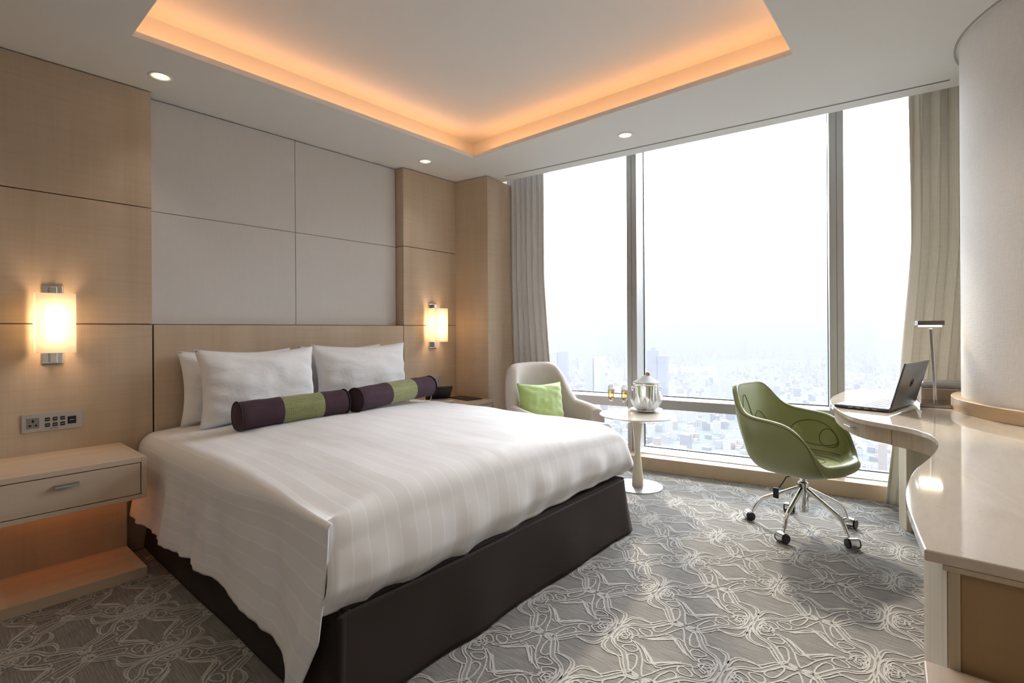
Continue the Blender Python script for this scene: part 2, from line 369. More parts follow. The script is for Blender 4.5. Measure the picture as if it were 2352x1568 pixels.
def ribbon(mb, pts, w, z, wob=0.0012):
    n = len(pts); L = []
    for k in range(n):
        a = pts[max(k-1, 0)]; b = pts[min(k+1, n-1)]
        dx, dy = b[0]-a[0], b[1]-a[1]; l = math.hypot(dx, dy) or 1
        nx, ny = -dy/l, dx/l
        j = wob*nz(pts[k][0]*160, pts[k][1]*160, 3)*2
        L.append(((pts[k][0]+nx*(w/2+j), pts[k][1]+ny*(w/2+j)), (pts[k][0]-nx*(w/2-j), pts[k][1]-ny*(w/2-j))))
    i = len(mb.v)
    for a, b in L: mb.v += [(a[0], a[1], z), (b[0], b[1], z)]
    for k in range(n-1):
        mb.f.append((i+2*k, i+2*k+1, i+2*k+3, i+2*k+2)); mb.mi.append(mb.cur)
def smooth(pts, it=2, closed=False):
    for _ in range(it):
        q = []
        n = len(pts)
        rng = range(n if closed else n-1)
        if not closed: q.append(pts[0])
        for k in rng:
            a = pts[k]; b = pts[(k+1) % n]
            q.append((a[0]*.75+b[0]*.25, a[1]*.75+b[1]*.25)); q.append((a[0]*.25+b[0]*.75, a[1]*.25+b[1]*.75))
        if not closed: q.append(pts[-1])
        pts = q
    if closed: pts = pts+[pts[0]]
    return pts
STR = []
for kind, cl, pts in CELL:
    STR.append((kind, smooth(pts, 1 if kind == 'j' else 2, cl)))
def infloor(x, y):
    if x < -3.55 or x > .9 or y < -1.9: return False
    return (y-4.26)-(x+2.251)*math.tan(WA) < .03
zc = 0
for gi in range(-6, 6):
    for gj in range(-9, 8):
        hx, hy = AX0+gi*PXS, AY0+(gj+.5)*PYS         # medallion centre
        if not infloor(hx, hy) and not infloor(hx, hy-.2): continue
        if hy < -.5 or (hx+3.4)*.0 > 1: pass
        for kind, pts in STR:
            for fx in (1, -1):
                for fy in (1, -1):
                    P = [(hx+fx*p[0], hy+fy*p[1]) for p in pts]
                    if not all(infloor(*p) for p in P[::4]): continue
                    zc += 1
                    if kind == 'm': fl.cur = 2; ribbon(fl, P, .014, .0006+(zc % 7)*1e-5)
                    else: fl.cur = 1; ribbon(fl, P, .0062, .0016+(zc % 9)*2e-5)
struct(fl.build('floor', [CARPET, CLINE, CMID]))

# ------------------------------------------------------------------ head wall
b = MB(); g = .003
b.cur = 1; b.box(-3.85, XW-.02, -2.0, .904, 0, HC)
b.box(-3.85, -3.76, .9, 3.45, 0, HC); b.box(-3.85, XW-.02, 2.812, 3.45, 0, HC)
b.cur = 0
for y0, y1 in ((-2.0, -.55), (-.55, .924)):
    for z0, z1 in ((.0, 1.329), (1.329, 2.026), (2.026, HC-.004)):
        b.box(XW-.02, XW, y0+(g if y0 > -1 else 0), y1-g, z0+g, z1-g)
for z0, z1 in ((0, 1.329), (1.329, 2.030), (2.030, HC-.004)):
    b.box(XW-.02, XW, 2.792, 3.417, z0+g, z1-g)
    b.box(-3.74, XW-.02, 2.790, 2.81, z0+g, z1-g) if z0 > 1 else None
b.box(-3.74, XW-.02, .905, .925, 1.335, HC)
struct(b.build('wall_left', [MAPLE, GROOVE]))
hb = MB().box(-3.75, XW, .930, 2.786, 0, 1.326).build('headboard', MAPLE, bevel=.002)
tag(hb, 'wide flat maple wood headboard panel behind the bed pillows', 'headboard')
ym = 1.864
for nm, (y0, y1, z0, z1) in {'upper left': (.930, ym, 2.030, HC), 'upper right': (ym, 2.788, 2.030, HC), 'lower left': (.930, ym, 1.329, 2.030), 'lower right': (ym, 2.788, 1.329, 2.030)}.items():
    p = MB().box(-3.76, -3.725, y0+.0015, y1-.0015, z0+.0015, z1-.004*(z1 == HC)-.0015).build('upholstered_wall_panel', WALLFAB, bevel=.003)
    tag(p, {'upper left': 'beige ribbed fabric wall panel below the ceiling, near the left wood wall', 'upper right': 'beige ribbed fabric wall panel below the ceiling, beside the right wood pilaster',
            'lower left': 'grey beige ribbed fabric wall panel directly above the left pillows and headboard', 'lower right': 'grey beige ribbed fabric wall panel directly above the right pillows and headboard'}[nm], 'wall panel', 'fabric panels above the headboard')
# corner pier
struct(MB().prism([(-3.85, 3.417), (-3.622, 3.418), (-3.232, 3.466), (-3.268, 3.700), (-3.30, 4.00), (-3.85, 4.0)], 0, HC-.004).build('wall_pier', MAPLE))
struct(MB().prism([(-3.95, 3.95), (-3.34, 3.95), (-3.46, 4.75), (-3.95, 4.75)], 0, 3.40).build('wall_window_left', PAINTW))

# ------------------------------------------------------------------ other walls
struct(MB().box(.95, 1.10, -2.0, 5.4, 0, 3.40).build('wall_right', PAINTW))
struct(MB().box(-3.9, 1.1, -2.15, -2.0, 0, HC).build('wall_back', PAINTW))

# ------------------------------------------------------------------ ceiling with cove
cv = [(-3.008, .690), (-.600, .680), (-.591, 3.008), (-2.996, 3.045)]
edgeL, edgeR = (-3.9, 3.640), (1.1, 4.141)
c = MB(); zt = HC+.03
def slab(poly, z0, z1): c.prism(poly, z0, z1)
slab([(-3.9, -2.1), (1.1, -2.1), (1.1, .68), cv[1], cv[0], (-3.9, .69)], HC, zt)
slab([(-3.9, .69), cv[0], cv[3], (-3.9, 3.05)], HC, zt)
slab([cv[1], (1.1, .68), (1.1, 3.0), cv[2]], HC, zt)
slab([(-3.9, 3.05), cv[3], cv[2], (1.1, 3.0), edgeR, edgeL], HC, zt)
# pocket face and upper slab of the cove
struct(c.build('ceiling', PAINT))
c = MB(); ZU = HC+.23; o_ = .20
A, B, C_, D = cv
ext = [(A[0]-o_, A[1]-o_), (B[0]+o_, B[1]-o_), (C_[0]+o_, C_[1]+o_), (D[0]-o_, D[1]+o_)]
c.prism(ext, ZU, ZU+.05)
for k in range(4):
    p, q = Vector((*ext[k], 0)), Vector((*ext[(k+1) % 4], 0)); d = (q-p).normalized(); n_ = Vector((d.y, -d.x, 0))
    c.prism([tuple((p-d*.04)[:2]), tuple((q+d*.04)[:2]), tuple((q+d*.04+n_*.04)[:2]), tuple((p-d*.04+n_*.04)[:2])], HC+.02, ZU+.05)
struct(c.build('ceiling_cove', PAINT))
c = MB()
c.prism([edgeL, edgeR, (edgeR[0], edgeR[1]+.02), (edgeL[0], edgeL[1]+.02)], HC, 3.40)
c.prism([edgeL, edgeR, (1.1, 5.5), (-3.95, 4.8)], 3.35, 3.42)
c.prism([(-3.9, -2.1), (1.1, -2.1), (1.1, 4.15), (-3.9, 3.66)], 3.0, 3.05)
struct(c.build('ceiling_curtain_pocket', PAINT))
# led strips in the cove
led = thing('cove_light', 'warm amber light strip hidden in the recessed ceiling cove', 'cove light', ((A[0]+B[0])/2, (A[1]+D[1])/2, HC+.03))
for k in range(4):
    p, q = Vector((*cv[k], 0)), Vector((*cv[(k+1) % 4], 0)); d = (q-p).normalized(); n_ = Vector((d.y, -d.x, 0))
    cc = (p+q)/2+n_*.11-led.location; L_ = (q-p).length/2
    MB().obox((cc.x, cc.y, .012), d, n_, Kz, L_, .012, .006).build('led_strip', LEDM, led)
# air slot
t_ = thing('air_vent', 'long narrow linear air slot in the ceiling above the window', 'air vent', (-1.54, 3.757, HC))
s0, s1 = Vector((-3.12, 3.592, HC)), Vector((.045, 3.922, HC)); d = (s1-s0).normalized(); n_ = Vector((-d.y, d.x, 0)); mid = (s0+s1)/2-t_.location; hl = (s1-s0).length/2
MB().obox((mid.x, mid.y, -.0008), d, n_, Kz, hl, .008, .0010).build('slot', DARK, t_)
fr = MB(); fr.obox((mid+n_*.0115)[:], d, n_, Kz, hl+.006, .0035, .002); fr.obox((mid-n_*.0115)[:], d, n_, Kz, hl+.006, .0035, .002)
fr.obox((mid+d*(hl+.004))[:], d, n_, Kz, .003, .012, .002); fr.obox((mid-d*(hl+.004))[:], d, n_, Kz, .003, .012, .002)
fr.build('frame', PAINT, t_)

# downlights
def downlight(x, y, label):
    t = thing('recessed_downlight', label, 'downlight', (x, y, HC), group='recessed ceiling downlights')
    MB().lathe([(.060, 0), (.060, -.004), (.052, -.006), (.046, -.004), (.044, -.001), (.044, 0)], n=40, cap=False).build('trim_ring', PAINT, t, smooth=True)
    MB().lathe([(.0445, -.0015), (.040, -.0018), (.020, -.0022), (.0005, -.0022)], n=32, cap=False).build('reflector', mat('downlight_reflector', (.9, .88, .84), .25, .6, emit=(1, .9, .76), es=.55), t, smooth=True)
    MB().lathe([(.012, -.003), (.009, -.008), (.0005, -.009)], n=20, cap=False).build('bulb', LAMPE, t, smooth=True)
    l = bpy.data.lights.new('downlight_beam', 'SPOT'); l.energy = (16 if x > -.5 else 3.5) if y > .5 else 9; l.spot_size = math.radians(85 if y > .5 and x < -.5 else 130); l.spot_blend = 1.0; l.color = (1, .89, .76); l.shadow_soft_size = .03
    o = bpy.data.objects.new('downlight_beam', l); COL.objects.link(o); o.parent = t; o.location = (0, 0, -.03)
downlight(-3.364, .904, 'round recessed downlight near the left wood wall corner')
downlight(-3.358, 2.828, 'small round recessed downlight above the right pilaster')
downlight(-1.790, 3.431, 'small round recessed downlight in the ceiling near the window')

for x_, y_, l_ in ((-3.364, -.55, 'added unseen fill downlight over the entrance side of the wood wall'), (-1.8, -.5, 'added unseen fill downlight behind the foot of the bed'), (-.35, .1, 'added unseen fill downlight above the near end of the desk'), (-.7, -1.2, 'added unseen fill downlight at the rear of the room'), (-.30, 1.35, 'added unseen fill downlight above the stone desk beside the cove'), (-.30, 2.45, 'added unseen fill downlight above the desk before the round column')):  # out-of-frame downlights added as fill to brighten the interior
    downlight(x_, y_, l_)
# ------------------------------------------------------------------ window
def wbox(mb, u0, u1, o0, o1, z0, z1):
    mb.obox(tuple(wp((u0+u1)/2, (o0+o1)/2, (z0+z1)/2)), WU, WN, Kz, (u1-u0)/2, (o1-o0)/2, (z1-z0)/2); return mb
UL, UR = -1.12, 3.3
SILLM = wood('maple_sill', (.60, .47, .33), (.53, .40, .27), band=(.3, 2.6, 2.6), ripple=(1.2, 30, 1.2), rough=.3)
sb = MB(); wbox(sb, UL, UR, 0, .13, 0, .117); wbox(sb, UL, UR, .13, .40, -.1, .116)
struct(sb.build('window_sill', SILLM, bevel=.003))
w = bpy.data.objects.new('window_1', None); COL.objects.link(w); struct(w)
fr = MB()
wbox(fr, UL, UR, .14, .48, .1165, .124); wbox(fr, UL, UR, .15, .48, 3.27, 3.35)
o = fr.build('window_frame', mat('pale_aluminium', (.66, .66, .65), .35, .3), w, bevel=.002)
for (a, b_) in ((-.015, .080), (1.628, 1.726)):
    m_ = MB(); h_ = (a+b_)/2
    wbox(m_, a, h_-.002, .15, .40, .12, 3.3); wbox(m_, h_+.002, b_, .15, .40, .12, 3.3); wbox(m_, h_-.004, h_+.004, .156, .3, .12, 3.3)
    m_.build('mullion', ALU, w, bevel=.002)
m_ = MB()
for (a, b_) in ((UL, -.017), (.082, 1.626), (1.728, UR)): wbox(m_, a, b_, .15, .40, .540, .628)
m_.build('transom', ALU, w, bevel=.002)
gk = MB()
for (a, b_) in ((UL, -.017), (.082, 1.626), (1.728, UR)):
    for z0 in (.124, .628): wbox(gk, a, b_, .385, .395, z0, z0+.008)
    for u_ in (a, b_-.006): wbox(gk, u_, u_+.006, .385, .395, .12, 3.28)
gk.build('gasket', RUBBER, w)
for (a, b_) in ((UL, -.017), (.082, 1.626), (1.728, UR)):
    p_ = MB()
    for z0, z1 in ((.124, .540), (.628, 3.30)): wbox(p_, a, b_, .395, .405, z0, z1)
    p_.build('pane', PANE, w)

# ------------------------------------------------------------------ curtains
def curtain(name, label, A0, A1, B0, B1, z0, z1, folds, amp, seed, matr, lin, phase=0, fl_=1.0):
    """A0->A1: top line, B0->B1: bottom line"""
    t = thing(name, label, 'curtain', ((B0[0]+B1[0])/2, (B0[1]+B1[1])/2, z0))
    A0, A1, B0, B1 = [Vector((*q, 0)) for q in (A0, A1, B0, B1)]
    def fn(u, v, k=0):
        s = max(0, min(1, (v-.40)/.60))**1.15
        p = A0.lerp(A1, u).lerp(B0.lerp(B1, u), s*fl_+v*(1-fl_))
        d = (A1-A0).normalized(); n = Vector((-d.y, d.x, 0))
        uu = u+.022*nz(v*1.7+seed, u*2, seed)
        ph = 2*PI*folds*uu+phase+.9*nz(uu*3, seed, v*.7)
        a = amp*(.75+.5*nz(uu*folds*.7, seed+4, v*.8))*(1+.25*v)
        w_ = math.sin(ph); w_ = math.copysign(abs(w_)**.75, w_)
        p = p+n*(a*w_+k)+d*(a*.35*math.sin(2*ph))
        return (p.x-t.location.x, p.y-t.location.y, lerp(z1, z0, v)-z0)
    MB().grid(fn, folds*16, 46).build('drape', matr, t, smooth=True, solid=.003)
    e_ = MB().grid(lambda u, v: fn(u*.06 if lin > 0 else 1-u*.06, v, -.012), 8, 46)
    e_.build('lining', LINING, t, smooth=True, solid=.002)
    return t
curtain('window_curtain', 'taupe floor length curtain beside the wood corner pier', (-3.31, 3.86), (-2.90, 3.92), (-3.31, 3.93), (-2.80, 3.99), .012, 3.0, 7, .030, 2.0, CURT_L, -1, phase=-.8)
CURT_R = curtainmat('greige_curtain_linen', (.74, .70, .62), (.57, .535, .455))
curtain('window_curtain', 'greige floor length curtain behind the desk lamp and round column', (-.150, 4.13), (.62, 4.26), (-.315, 4.52), (.62, 4.45), .012, 3.0, 9, .035, 5.5, CURT_R, 1, fl_=1.0)

# ------------------------------------------------------------------ round column
CC = (.7787, 3.55)
cl = MB(); cl.lathe([(.70, 0), (.70, HC)], c=(*CC, 0), n=160); struct(cl.build('wall_column', COLFAB, smooth=True, auto=40))
cr_ = MB(); cr_.lathe([(.712, HC-.004), (.722, HC-.004), (.722, HC), (.712, HC)], c=(*CC, 0), n=160, cap=False)
struct(cr_.build('trim_1', mat('shadow_gap_trim', (.42, .38, .34), .7), smooth=True, auto=40))
rg = MB(); rg.lathe([(.701, .861), (.741, .861), (.741, .921), (.739, .923), (.701, .923)], c=(*CC, 0), n=160, cap=False)
struct(rg.build('trim_2', wood('maple_ring', (.62, .475, .31), (.56, .42, .27), rough=.35, band=(2, 2, 12), ripple=(3, 3, 60)), smooth=True, auto=30))

# ------------------------------------------------------------------ bed
bed = thing('bed', 'king size bed with dark brown ribbed valance skirt', 'bed', (-2.55, 1.88, 0))
BX0, BX1, BY0, BY1 = XW+.01, -1.518, .875, 2.90
off = Vector(bed.location)
def P3(x, y, z): return (x-off.x, y-off.y, z-off.z)
# skirt as closed wavy strip along side, foot and other side
path = [(BX0, BY0+.02), (BX1-.05, BY0+.01), (BX1-.035, BY0+.018), (BX1-.02, BY0+.045), (BX1, BY0+.06), (BX1+.012, BY0+.02), (BX1+.016, BY0+.0), (BX1+.01, BY0+.03), (BX1, (BY0+BY1)/2), (BX1, BY1-.10), (BX1, BY1-.02), (BX1-.02, BY1), (BX0, BY1)]
def seglen(p): return [math.dist(p[i], p[i+1]) for i in range(len(p)-1)]
sl = seglen(path); tot = sum(sl)
def along(p, sl, s):
    for i, l in enumerate(sl):
        if s <= l or i == len(sl)-1: return (lerp(p[i][0], p[i+1][0], min(1, s/l)), lerp(p[i][1], p[i+1][1], min(1, s/l)))
        s -= l
def skirt(u, v):
    x, y = along(path, sl, u*tot)
    fl_ = .045*(1-v)**1.2
    cx_, cy_ = x-(-2.5), y-1.88
    nx = 1 if x > BX1-.06 else 0; ny = (-1 if y < 1.2 else (1 if y > 2.6 else 0)) if x < BX1-.005 or y < BY0+.08 or y > BY1-.03 else 0
    w_ = .010*nz(x*2.3, y*2.3, v*1.5)+.010*math.sin(y*9+2*nz(y*2, 1, 1))*(1-v)
    return P3(x+nx*(fl_*.55+w_), y+ny*(fl_*.4+w_), .012+.345*v-(.012*sm(.9, 1, v)))
sk = MB().grid(skirt, 220, 16)
sk.build('valance_skirt', SKIRTM, bed, smooth=True, solid=.006)
pl = MB().box(BX0-off.x, BX1-.02-off.x, BY0+.03-off.y, BY1-.02-off.y, .30, .352); pl.build('base_top', SKIRTM, bed, bevel=.015)
MB().box(BX0-off.x, BX1-.10-off.x, BY0+.04-off.y, BY1-.06-off.y, .352, .60).build('mattress', PILLOWM, bed, bevel=.05, seg=4)
MB().box(BX0+.05-off.x, BX1-.12-off.x, BY0+.12-off.y, BY1-.12-off.y, 0, .30).build('divan_base', SKIRTM, bed)
# duvet
dv = MB()
def top_z(x, y):
    ty = (y-.86)/(2.90-.86); tx = (x-XW)/(BX1-XW)
    z = .678+.055*math.sin(PI*max(0, min(1, ty)))**.7
    z += .012*nz(x*1.6, y*2.2, 1)+.006*nz(x*4, y*5, 2)
    z -= .012*(1-sm(0, .25, tx))
    return z
YN, YF, XF = .845, 2.905, -1.535       # drape planes: near side, far side, foot
RC = .10
NT1, NTOP, NS = 30, 70, 90
def side_pt(x, w, near=True):
    """w 0..1 down the side drape"""
    hem = interp(x, [-3.7, -3.45, -3.1, -2.4, -2.0, -1.75, -1.60, -1.50, -1.44], [.235, .215, .20, .225, .212, .165, .07, .03, .03]) if near else .36
    zt_ = top_z(x, 1.0 if near else 2.8)-.012
    z = lerp(zt_-RC, hem, w)
    fold = (.012*math.sin(x*13+2*nz(x*2, 0, 7))+.010*nz(x*7, w*1.5, 3))*w+.014*nz(x*15, w*1.1, 8)*sm(.05, .5, w)
    out = -.035*w**1.3+fold if near else .015*w
    return z, out
def duvet_fn(u, v):
    # u along bed (head -> foot edge), v across, unfolded
    return None
# unfolded t coordinate: near hem ... near edge ... far edge ... far hem
rows = []
nx_ = 96
CD = .018
def rcn(ui): return lerp(.10, .022, sm(.55, 1, ui))
def duv(ui, t):
    """t in [-1,0): near side; [0,1] top; (1,2] far side. ui in [0,1] head->foot"""
    x = lerp(XW+.012, XF-.075*sm(0, .14, t), ui)
    if t < 0:
        w_ = -t; a = min(1, w_/.22)
        rc = rcn(ui); out = side_pt(x, max(0, (w_-.22)/.78))[1]; hem_ = side_pt(x, 1)[0]
        y = YN+out; zt_ = top_z(x, YN+rc)-CD*sm(.8, 1, ui); z = lerp(zt_-rc, hem_, max(0, (w_-.22)/.78))
        if w_ < .22:
            an = a*PI/2; y = YN+rc-rc*math.sin(an); z = lerp(zt_, zt_-rc, 1-math.cos(an))
        # free end of the side drape tapers at the foot corner
        if ui > .9:
            lim = interp(z, [.0, .12, .28, .45, .66, .75], [-1.72, -1.61, -1.522, -1.503, -1.495, -1.53])
            k = (ui-.9)/.1; x9 = lerp(XW+.012, XF, .9)
            x = lerp(x9, lim, k); y += .006*k*k*sm(0, .5, w_)
        return (x, y, z), w_*.56
    if t <= 1:
        y = lerp(YN+rcn(ui), YF-RC, t); return (x, y, top_z(x, y)-CD*sm(.8, 1, ui)*(1-sm(0, .2, t))), 0
    w_ = t-1; a = min(1, w_/.25); zt_ = top_z(x, YF-RC)
    if w_ < .25:
        an = a*PI/2; y = YF-RC+RC*math.sin(an); z = lerp(zt_, zt_-RC, 1-math.cos(an))
    else:
        z, out = side_pt(x, (w_-.25)/.75, False); y = YF+out
    return (x, y, z), None
def gfn(u, v):
    t = -1+3*v; p, _ = duv(u, t); p = Vector(p)
    # round the top over the foot edge
    if 0 <= t <= 1:
        q = 0
    elif t > 1: p.x -= .03*sm(.9, 1, u)*0
    return tuple(p)
def guv(u, v):
    t = -1+3*v; x = lerp(XW, XF, u)
    if t < 0: return (x, 5+t*.56)
    if t <= 1: return (x, 5+t*(YF-YN-2*RC))
    return (x, 5+(YF-YN-2*RC)+(t-1)*.4)
dv.grid(gfn, 110, 150, uvf=guv)
# foot drape
def ffn(u, v):
    t = u; y = lerp(YN+.007, YF, t)
    yt = lerp(YN+rcn(1), YF-RC, t)
    zt_ = top_z(XF-.075*sm(0, .14, t), yt)-CD*(1-sm(0, .2, t)); hem = interp(y, [.86, 1.0, 1.4, 1.9, 2.4, 2.8, 2.93], [.350, .335, .322, .352, .372, .372, .36])+.006*nz(y*6, 0, 0)
    edge = 1-sm(.965, 1, t)
    z0_ = zt_-.09*(1-edge)**2
    if v < .2:
        xs = XF-.075*sm(0, .14, t); an = v/.2*PI/2; x = lerp(xs, XF+.036, math.sin(an)); z = z0_-.10*(1-math.cos(an)); yy = lerp(yt, y, 1-math.cos(an))
    else:
        w_ = (v-.2)/.8; z = lerp(z0_-.10, hem, w_); yy = y-.026*w_*(1-sm(0, .07, t))
        x = XF+.036+.022*math.sin(PI*min(1, w_*1.1))-.045*sm(.55, 1, w_)
        x += (.006*math.sin(y*26+3*nz(y*3, 1, 1))+.010*nz(y*5, w_*2, 5))*sm(0, .5, w_)
    x -= .012*(1-sm(0, .03, t))
    return (x, yy, z)
dv.grid(ffn, 50, 30, uvf=lambda u, v: (XF+v*.4, 5+u*(YF-YN-2*RC)))
# tuck-under at the foot hem
def tfn(u, v):
    a = ffn(u, 1); return (a[0]-.09*v, a[1], a[2]+.012*math.sin(PI*v)-.004*v)
dv.grid(tfn, 50, 4, uvf=lambda u, v: (XF+.4+v*.1, 5+u*(YF-YN-2*RC)))
d_o = dv.build('duvet', DUVETM, None, smooth=True, merge=True, solid=.006)
tag(d_o, 'white satin striped duvet spread over the bed', 'duvet')

# pillows
def pillow(name, label, w, h, th, loc, rz, lean, matr, cat, seed, group=None, parts=True, twist=0):
    t = thing(name, label, cat, loc, 0, group)
    Mx = Matrix.Rotation(rz, 4, 'Z') @ Matrix.Rotation(lean, 4, 'Y') @ Matrix.Rotation(twist, 4, 'X')
    def side(s):
        def fn(u, v):
            a, b_ = u*2-1, v*2-1
            px = w/2*a*(1-.085*(1-b_*b_)*abs(a)**3)
            pz = h/2*b_*(1-.12*(1-a*a)*abs(b_)**3)
            k = max(0, 1-abs(a)**2.6)**.55*max(0, 1-abs(b_)**2.6)**.55
            d_ = th/2*k*(1+.25*nz(a*1.6+seed, b_*1.6, s*3)) - .012*k*abs(nz(a*3+seed, b_*4, 9))
            d_ += .010*math.sin((a*1.0+b_*2.3)*7+seed)*(1-k)*k*1.6
            v_ = Mx @ Vector((s*d_, px, pz+h/2))
            return v_
        return fn
    m = MB(); m.grid(side(1), 34, 24); m.grid(lambda u, v: side(-1)(1-u, v), 34, 24)
    m.build('pillow_case', matr, t, smooth=True, merge=True)
    e_ = MB(); pts = []
    for k in range(96):
        f_ = k/24.; i = int(f_); r_ = f_-i
        u, v = [(r_, 0), (1, r_), (1-r_, 1), (0, 1-r_)][i]; pts.append(side(1)(u, v))
    pts.append(pts[0]); e_.tube(pts, .0022, 5, cap=False); e_.build('seam', matr, t, smooth=True)
    return t
GP = 'white bed pillows'
pillow('bed_pillow', 'white pillow at the far left, half hidden behind the front left pillow', .70, .46, .15, (-3.515, 1.385, .705), .0, -.10, PILLOWM, 'pillow', 1.3, GP)
pillow('bed_pillow', 'white pillow standing upright behind the left bolster', .76, .48, .21, (-3.33, 1.455, .700), .03, -.16, PILLOWM, 'pillow', 4.1, GP, twist=-.0)
pillow('bed_pillow', 'white pillow at the back right, only its corner showing', .70, .46, .15, (-3.515, 2.15, .715), .0, -.10, PILLOWM, 'pillow', 7.7, GP)
pillow('bed_pillow', 'white pillow standing upright behind the right bolster', .80, .49, .21, (-3.33, 2.215, .700), -.03, -.16, PILLOWM, 'pillow', 9.2, GP)

def bolster(label, p0, p1, r, green, sag):
    p0, p1 = Vector(p0), Vector(p1); L = (p1-p0).length; d = (p1-p0).normalized()
    t = thing('bolster', label, 'bolster', tuple((p0+p1)/2-Vector((0, 0, r))), math.atan2(d.y, d.x)); rise = p1.z-p0.z
    def seg(a, b_, matr, nm):
        m = MB()
        def fn(u, v):
            s_ = lerp(a, b_, v); an = 2*PI*u
            rr = r*(1+.012*math.sin(s_*31+an*2))*(1-.06*max(0, abs(s_*2-1)-.93)/.07)
            z_ = rr*math.sin(an); z_ = max(z_, -r*.93)
            return ((s_-.5)*L, rr*math.cos(an), r+z_+(s_-.5)*rise+sag*math.sin(PI*s_))
        m.grid(fn, 40, 26, wu=True); return m.build(nm, matr, t, smooth=True)
    seg(0, green[0], PLUM, 'end_panel'); seg(green[0], green[1], GREENP, 'centre_panel'); seg(green[1], 1, PLUM, 'end_panel')
    for s_, k in ((0, -1), (1, 1)):
        m = MB(); rows = []
        def fn(u, v):
            an = 2*PI*u; rr = r*(1-v); z_ = max(rr*math.sin(an), -r*.93)
            return ((s_-.5)*L+k*.012*math.sin(v*PI/2), rr*math.cos(an), r+z_+(s_-.5)*rise)
        m.grid(fn, 40, 8, wu=True); m.build('end_cap', PLUM, t, smooth=True)
        pts = [((s_-.5)*L, r*1.0*math.cos(2*PI*q/40), r+max(r*math.sin(2*PI*q/40), -r*.93)+(s_-.5)*rise) for q in range(41)]
        MB().tube(pts, .004, 6, cap=False).build('piping', PIPING, t, smooth=True)
    return t
bolster('plum and green bolster cushion lying before the left pillows', (-3.08, 1.19, .796), (-3.06, 1.86, .808), .082, (.36, .74), .0)
bolster('plum and green bolster cushion lying before the right pillows, nearer the phone', (-3.03, 1.925, .812), (-3.18, 2.70, .830), .082, (.37, .70), .004)

# ------------------------------------------------------------------ nightstands
def nightstand(label, y0, y1, led_on=True):
    t = thing('nightstand', label, 'nightstand', (XW, (y0+y1)/2, 0)); w_ = (y1-y0)/2; dp = .513
    z0, z1 = .437, .647
    m = MB()
    m.box(.0, dp, -w_, -w_+.022, z0, z1); m.box(.0, dp, w_-.022, w_, z0, z1); m.box(0, dp, -w_+.022, w_-.022, z0, z0+.022); m.box(0, dp, -w_+.022, w_-.022, z1-.026, z1)
    m.box(0, .02, -w_+.022, w_-.022, z0+.022, z1-.026)
    m.build('cabinet', MAPLE_H, t, bevel=.0015)
    MB().box(.03, dp-.006, -w_+.026, w_-.026, z0+.028, z1-.032).build('drawer_box', GROOVE, t)
    dr = MB().box(dp-.02, dp-.001, -w_+.026, w_-.026, z0+.026, z1-.030).build('drawer', MAPLE_H, t, bevel=.001)
    h = MB(); h.box(dp-.001, dp+.02, -.043, .043, .577, .580); h.box(dp+.017, dp+.020, -.043, .043, .566, .580); h.box(dp-.001, dp+.002, -.043, .043, .566, .577)
    h.build('handle', STEEL, dr, bevel=.0006)
    MB().box(.0, .04, -w_, w_+.02, .05, z0).build('back_panel', MAPLE, t)
    MB().box(.0, .433, -w_, w_+.02, 0, .053).build('plinth', MAPLE_H, t, bevel=.0015)
    MB().box(.10, .13, -w_*.9, w_*.9, z0-.008, z0-.001).build('led_strip', LEDN, t)
    return t
nightstand('floating maple nightstand with one drawer at the near side of the bed', .143, .763)
nightstand('maple nightstand in the far corner beyond the bed, holding the phone', 2.965, 3.405)

# wall sconces
def sconce(label, yc):
    t = thing('wall_sconce', label, 'wall lamp', (XW, yc, 1.33), group=None)
    m = MB(); m.box(.0, .012, -.042, .042, -.212, .200); m.build('wall_plate', CHROME, t, bevel=.002)
    m = MB(); m.box(.012, .05, -.014, .014, -.205, .193); m.build('bracket_bar', CHROME, t, bevel=.002)
    s_ = MB(); x0, x1, y_, z0, z1 = .018, .130, .078, -.153, .156
    n_ = 12
    def wall(a, b_):
        s_.grid(lambda u, v: (lerp(a[0], b_[0], u), lerp(a[1], b_[1], u), lerp(z0, z1, v)), n_, n_)
    wall((x0, -y_), (x1, -y_)); wall((x1, -y_), (x1, y_)); wall((x1, y_), (x0, y_))
    s_.build('lamp_shade', SHADE, t)
    MB().lathe([(.001, -.02), (.016, -.015), (.018, .01), (.012, .035), (.001, .045)], c=(.078, 0, 0), n=16, cap=False).build('bulb', LAMPE, t, smooth=True)
    l = bpy.data.lights.new('sconce_glow', 'POINT'); l.energy = 1.05; l.color = (1, .66, .38); l.shadow_soft_size = .045
    o = bpy.data.objects.new('sconce_glow', l); COL.objects.link(o); o.parent = t; o.location = (.085, 0, .06)
    l2 = o.copy(); l2.data = l; COL.objects.link(l2); l2.parent = t; l2.location = (.085, 0, -.06)
sconce('lit rectangular wall sconce above the near nightstand', .472)
sconce('lit rectangular wall sconce on the right pilaster beside the corner', 3.118)

